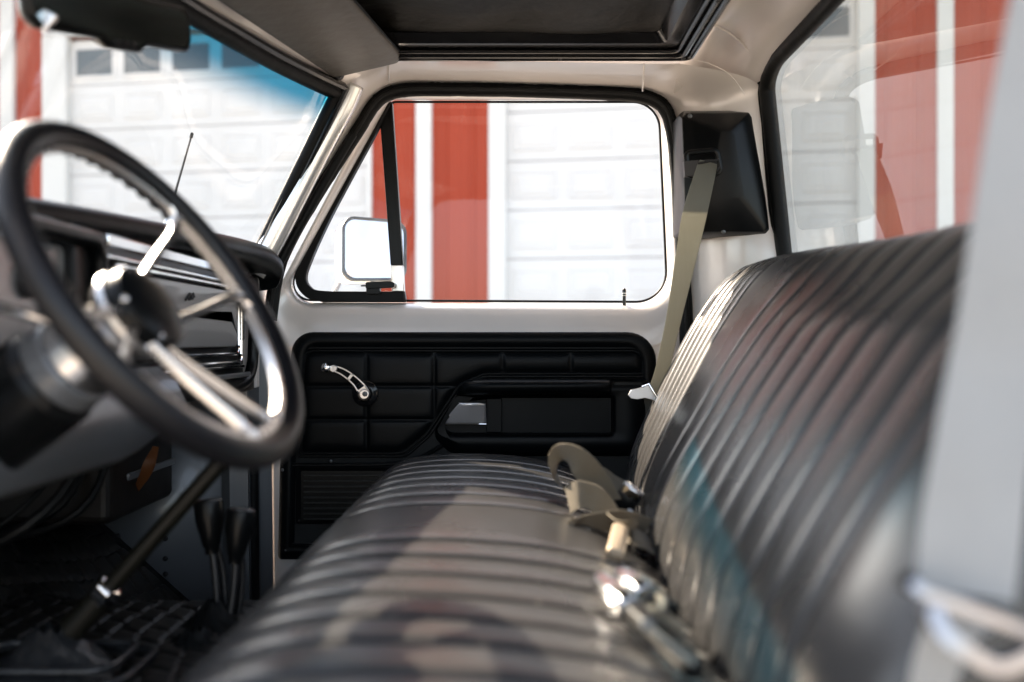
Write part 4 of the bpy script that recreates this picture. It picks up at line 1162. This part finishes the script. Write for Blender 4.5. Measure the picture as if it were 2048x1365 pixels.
tb(mb, 'latch_plate', mat('worn_steel', (.40, .40, .42), .3, 1.0, vary=(30, .1)), dbt, angle=40, bevel=.001)
mb = MB().lathe(P(1818, 1163, .568), (0, -1, 0), [(-.006, .005), (0, .0068), (.004, .005)], 14); tb(mb, 'latch_grip', M['plastic'], dbt, bevel=.003)

# lap belt heaped by the crease
lb = grp('lap_belt'); lb['label'] = 'tan lap belt heaped in loops at the middle of the seat'
mb = MB()
# big arch
ribbon(mb, [P(1262, 1062, 1.50), P(1226, 1020, 1.50), P(1192, 965, 1.50), P(1160, 925, 1.50), P(1128, 914, 1.52), P(1112, 940, 1.56), P(1124, 975, 1.6)], [.045] * 7,
       [(.5, -.6, .6), (.7, -.5, .5), (.75, -.4, .55), (.6, -.5, .65), (.25, -.8, .5), (0, -1, .2), (.2, -1, 0)], n=10)
# front fold
ribbon(mb, [P(1136, 1000, 1.50), P(1160, 988, 1.47), P(1195, 1000, 1.45), P(1218, 1034, 1.44), P(1236, 1062, 1.43)], [.040] * 5, [(.05, -.15, 1), (.0, -.2, 1), (.15, -.2, 1), (.4, -.3, .9), (.6, -.4, .6)], n=10)
# lower loop
ribbon(mb, [P(1290, 1060, 1.42), P(1240, 1042, 1.41), P(1190, 1042, 1.40), P(1154, 1044, 1.40), P(1150, 1056, 1.38), P(1180, 1060, 1.38)], [.044, .042, .036, .028, .024, .02],
       [(.3, -.5, .8), (.2, -.5, .8), (.1, -.6, .7), (0, -.8, .4), (0, -1, -.2), (0, -1, 0)], n=10)
# tail to the tongue
ribbon(mb, [P(1232, 1040, 1.40), P(1258, 1066, 1.36), P(1290, 1082, 1.37), P(1325, 1106, 1.42)], [.042, .046, .046, .046], [(.6, -.3, -.5), (.5, -.5, -.5), (.35, -.6, -.5), (.3, -.6, -.5)], n=10)
# strap behind
ribbon(mb, [P(1196, 950, 1.62), P(1225, 966, 1.62), P(1262, 985, 1.64), P(1300, 1010, 1.68)], [.034] * 4, [(.3, -.4, -.8)] * 4, n=8)
tb(mb, 'belt_webbing', M['web_tan'], lb, angle=60)
def Q(px, py, h):
    'point on the line of sight that lies h above the cushion'
    ks = [(x, z) for x, z in cpf[5:]]
    lo, hi = .5, 2.4
    for _ in range(40):
        Y = (lo + hi) / 2; p = P(px, py, Y)
        if p.z - interp(p.x, ks) > h: lo = Y
        else: hi = Y
    return P(px, py, lo)
def block(mb, a, b, w_, t_, up=(0, -1, .4), taper=1.0):
    A, B = Vector(a), Vector(b)
    mb.tube([A, A.lerp(B, .06), A.lerp(B, .94), B], [.85, 1, taper, taper * .85], prof=[(t_ * cos(a_) ** 1 if 0 else (t_ if abs(v_) < .8 else t_ * .7) * s_, w_ * v_) for s_, v_, a_ in
             ((1, -.8, 0), (1, 0, 0), (1, .8, 0), (.6, 1, 0), (-.6, 1, 0), (-1, .8, 0), (-1, 0, 0), (-1, -.8, 0), (-.6, -1, 0), (.6, -1, 0))], up=up)
mb = MB(); block(mb, P(1232, 1028, 1.50), P(1262, 988, 1.49), .017, .008); tb(mb, 'buckle_sleeve', M['plastic'], lb, angle=40)
mb = MB(); block(mb, P(1259, 992, 1.49), P(1270, 976, 1.485), .0175, .0095); tb(mb, 'buckle', M['chrome'], lb, angle=40, bevel=.001)
mb = MB(); block(mb, Q(1242, 1054, .03), Q(1231, 1106, .010), .0115, .006); tb(mb, 'latch_plate', mat('amber_lit_latch', (.62, .50, .36), .35, .5, vary=(30, .2)), lb, angle=40, bevel=.001)
mb = MB(); mb.tube([Q(1263, 1052, .034), Q(1266, 1108, .016)], 1, prof=[(.0015, -.0025), (.0015, .0025), (-.0015, .0025), (-.0015, -.0025)], up=(0, -1, 0)); tb(mb, 'slack_clip', M['plastic'], lb)
mb = MB(); mb.tube(catmull([P(1255, 1020, 1.44), P(1280, 1036, 1.44), P(1300, 1046, 1.45)], 5), .004, 8); mb.tube(catmull([P(1262, 1030, 1.43), P(1285, 1044, 1.43), P(1305, 1050, 1.44)], 5), .003, 8); tb(mb, 'latch_tongue', M['chrome'], lb)
# near pair of buckles
bk = grp('lap_belt_buckle'); bk['label'] = 'pair of chrome push button buckles with black sleeves by the seat crease'
mb = MB(); block(mb, Q(1203, 1160, .02), Q(1262, 1216, .02), .0125, .011, up=(.2, -.6, .8)); tb(mb, 'buckle', M['chrome'], bk, angle=40, bevel=.0012)
mb = MB(); block(mb, Q(1246, 1150, .025), Q(1294, 1190, .025), .0125, .011, up=(.2, -.6, .8)); tb(mb, 'buckle', M['chrome'], bk, angle=40, bevel=.0012)
mb = MB(); block(mb, Q(1256, 1210, .018), Q(1390, 1340, .018), .0115, .011, up=(.2, -.6, .8), taper=.9); tb(mb, 'buckle_sleeve', M['plastic'], bk, angle=40)
mb = MB(); block(mb, Q(1288, 1185, .022), Q(1345, 1230, .022), .0125, .010, up=(.2, -.6, .8), taper=.9); tb(mb, 'buckle_sleeve', M['plastic'], bk, angle=40)
mb = MB(); mb.tube(catmull([Q(1300, 1215, .035), Q(1320, 1222, .036), Q(1326, 1205, .036), Q(1318, 1192, .036)], 5), .0032, 8); mb.tube(catmull([Q(1318, 1222, .034), Q(1345, 1245, .032), Q(1372, 1268, .03)], 5), .0042, 8); tb(mb, 'cord', M['web_tan'], bk)
mb = MB(); mb.tube([Q(1290, 1248, .026), Q(1392, 1330, .026)], .0025, 8); mb.lathe(Q(1296, 1250, .026), (-.2, -1, .6), [(0, .007), (.003, .006), (.005, .003)], 14); tb(mb, 'sleeve_seam', M['bezel'], bk)

# ================================================================== antenna
an = grp('antenna')
ab, at_ = P(336, 436, 2.50), P(384, 268, 2.50)
mb = MB(); mb.tube([ab, at_], [.0035, .0022], 10); mb.lathe(at_, (at_ - ab), [(-.012, .0025), (-.008, .0042), (.002, .0042), (.004, .002)], 12); tb(mb, 'antenna_mast', M['plastic'], an)
mb = MB(); mb.lathe(ab - (at_ - ab).normalized() * .03, (at_ - ab), [(0, .008), (.02, .007), (.034, .004)], 14); mb.box(ab.x - .03, ab.x + .03, 2.47, 2.53, .04, ab.z - .02); tb(mb, 'antenna_base', M['chrome'], an, bevel=.004)
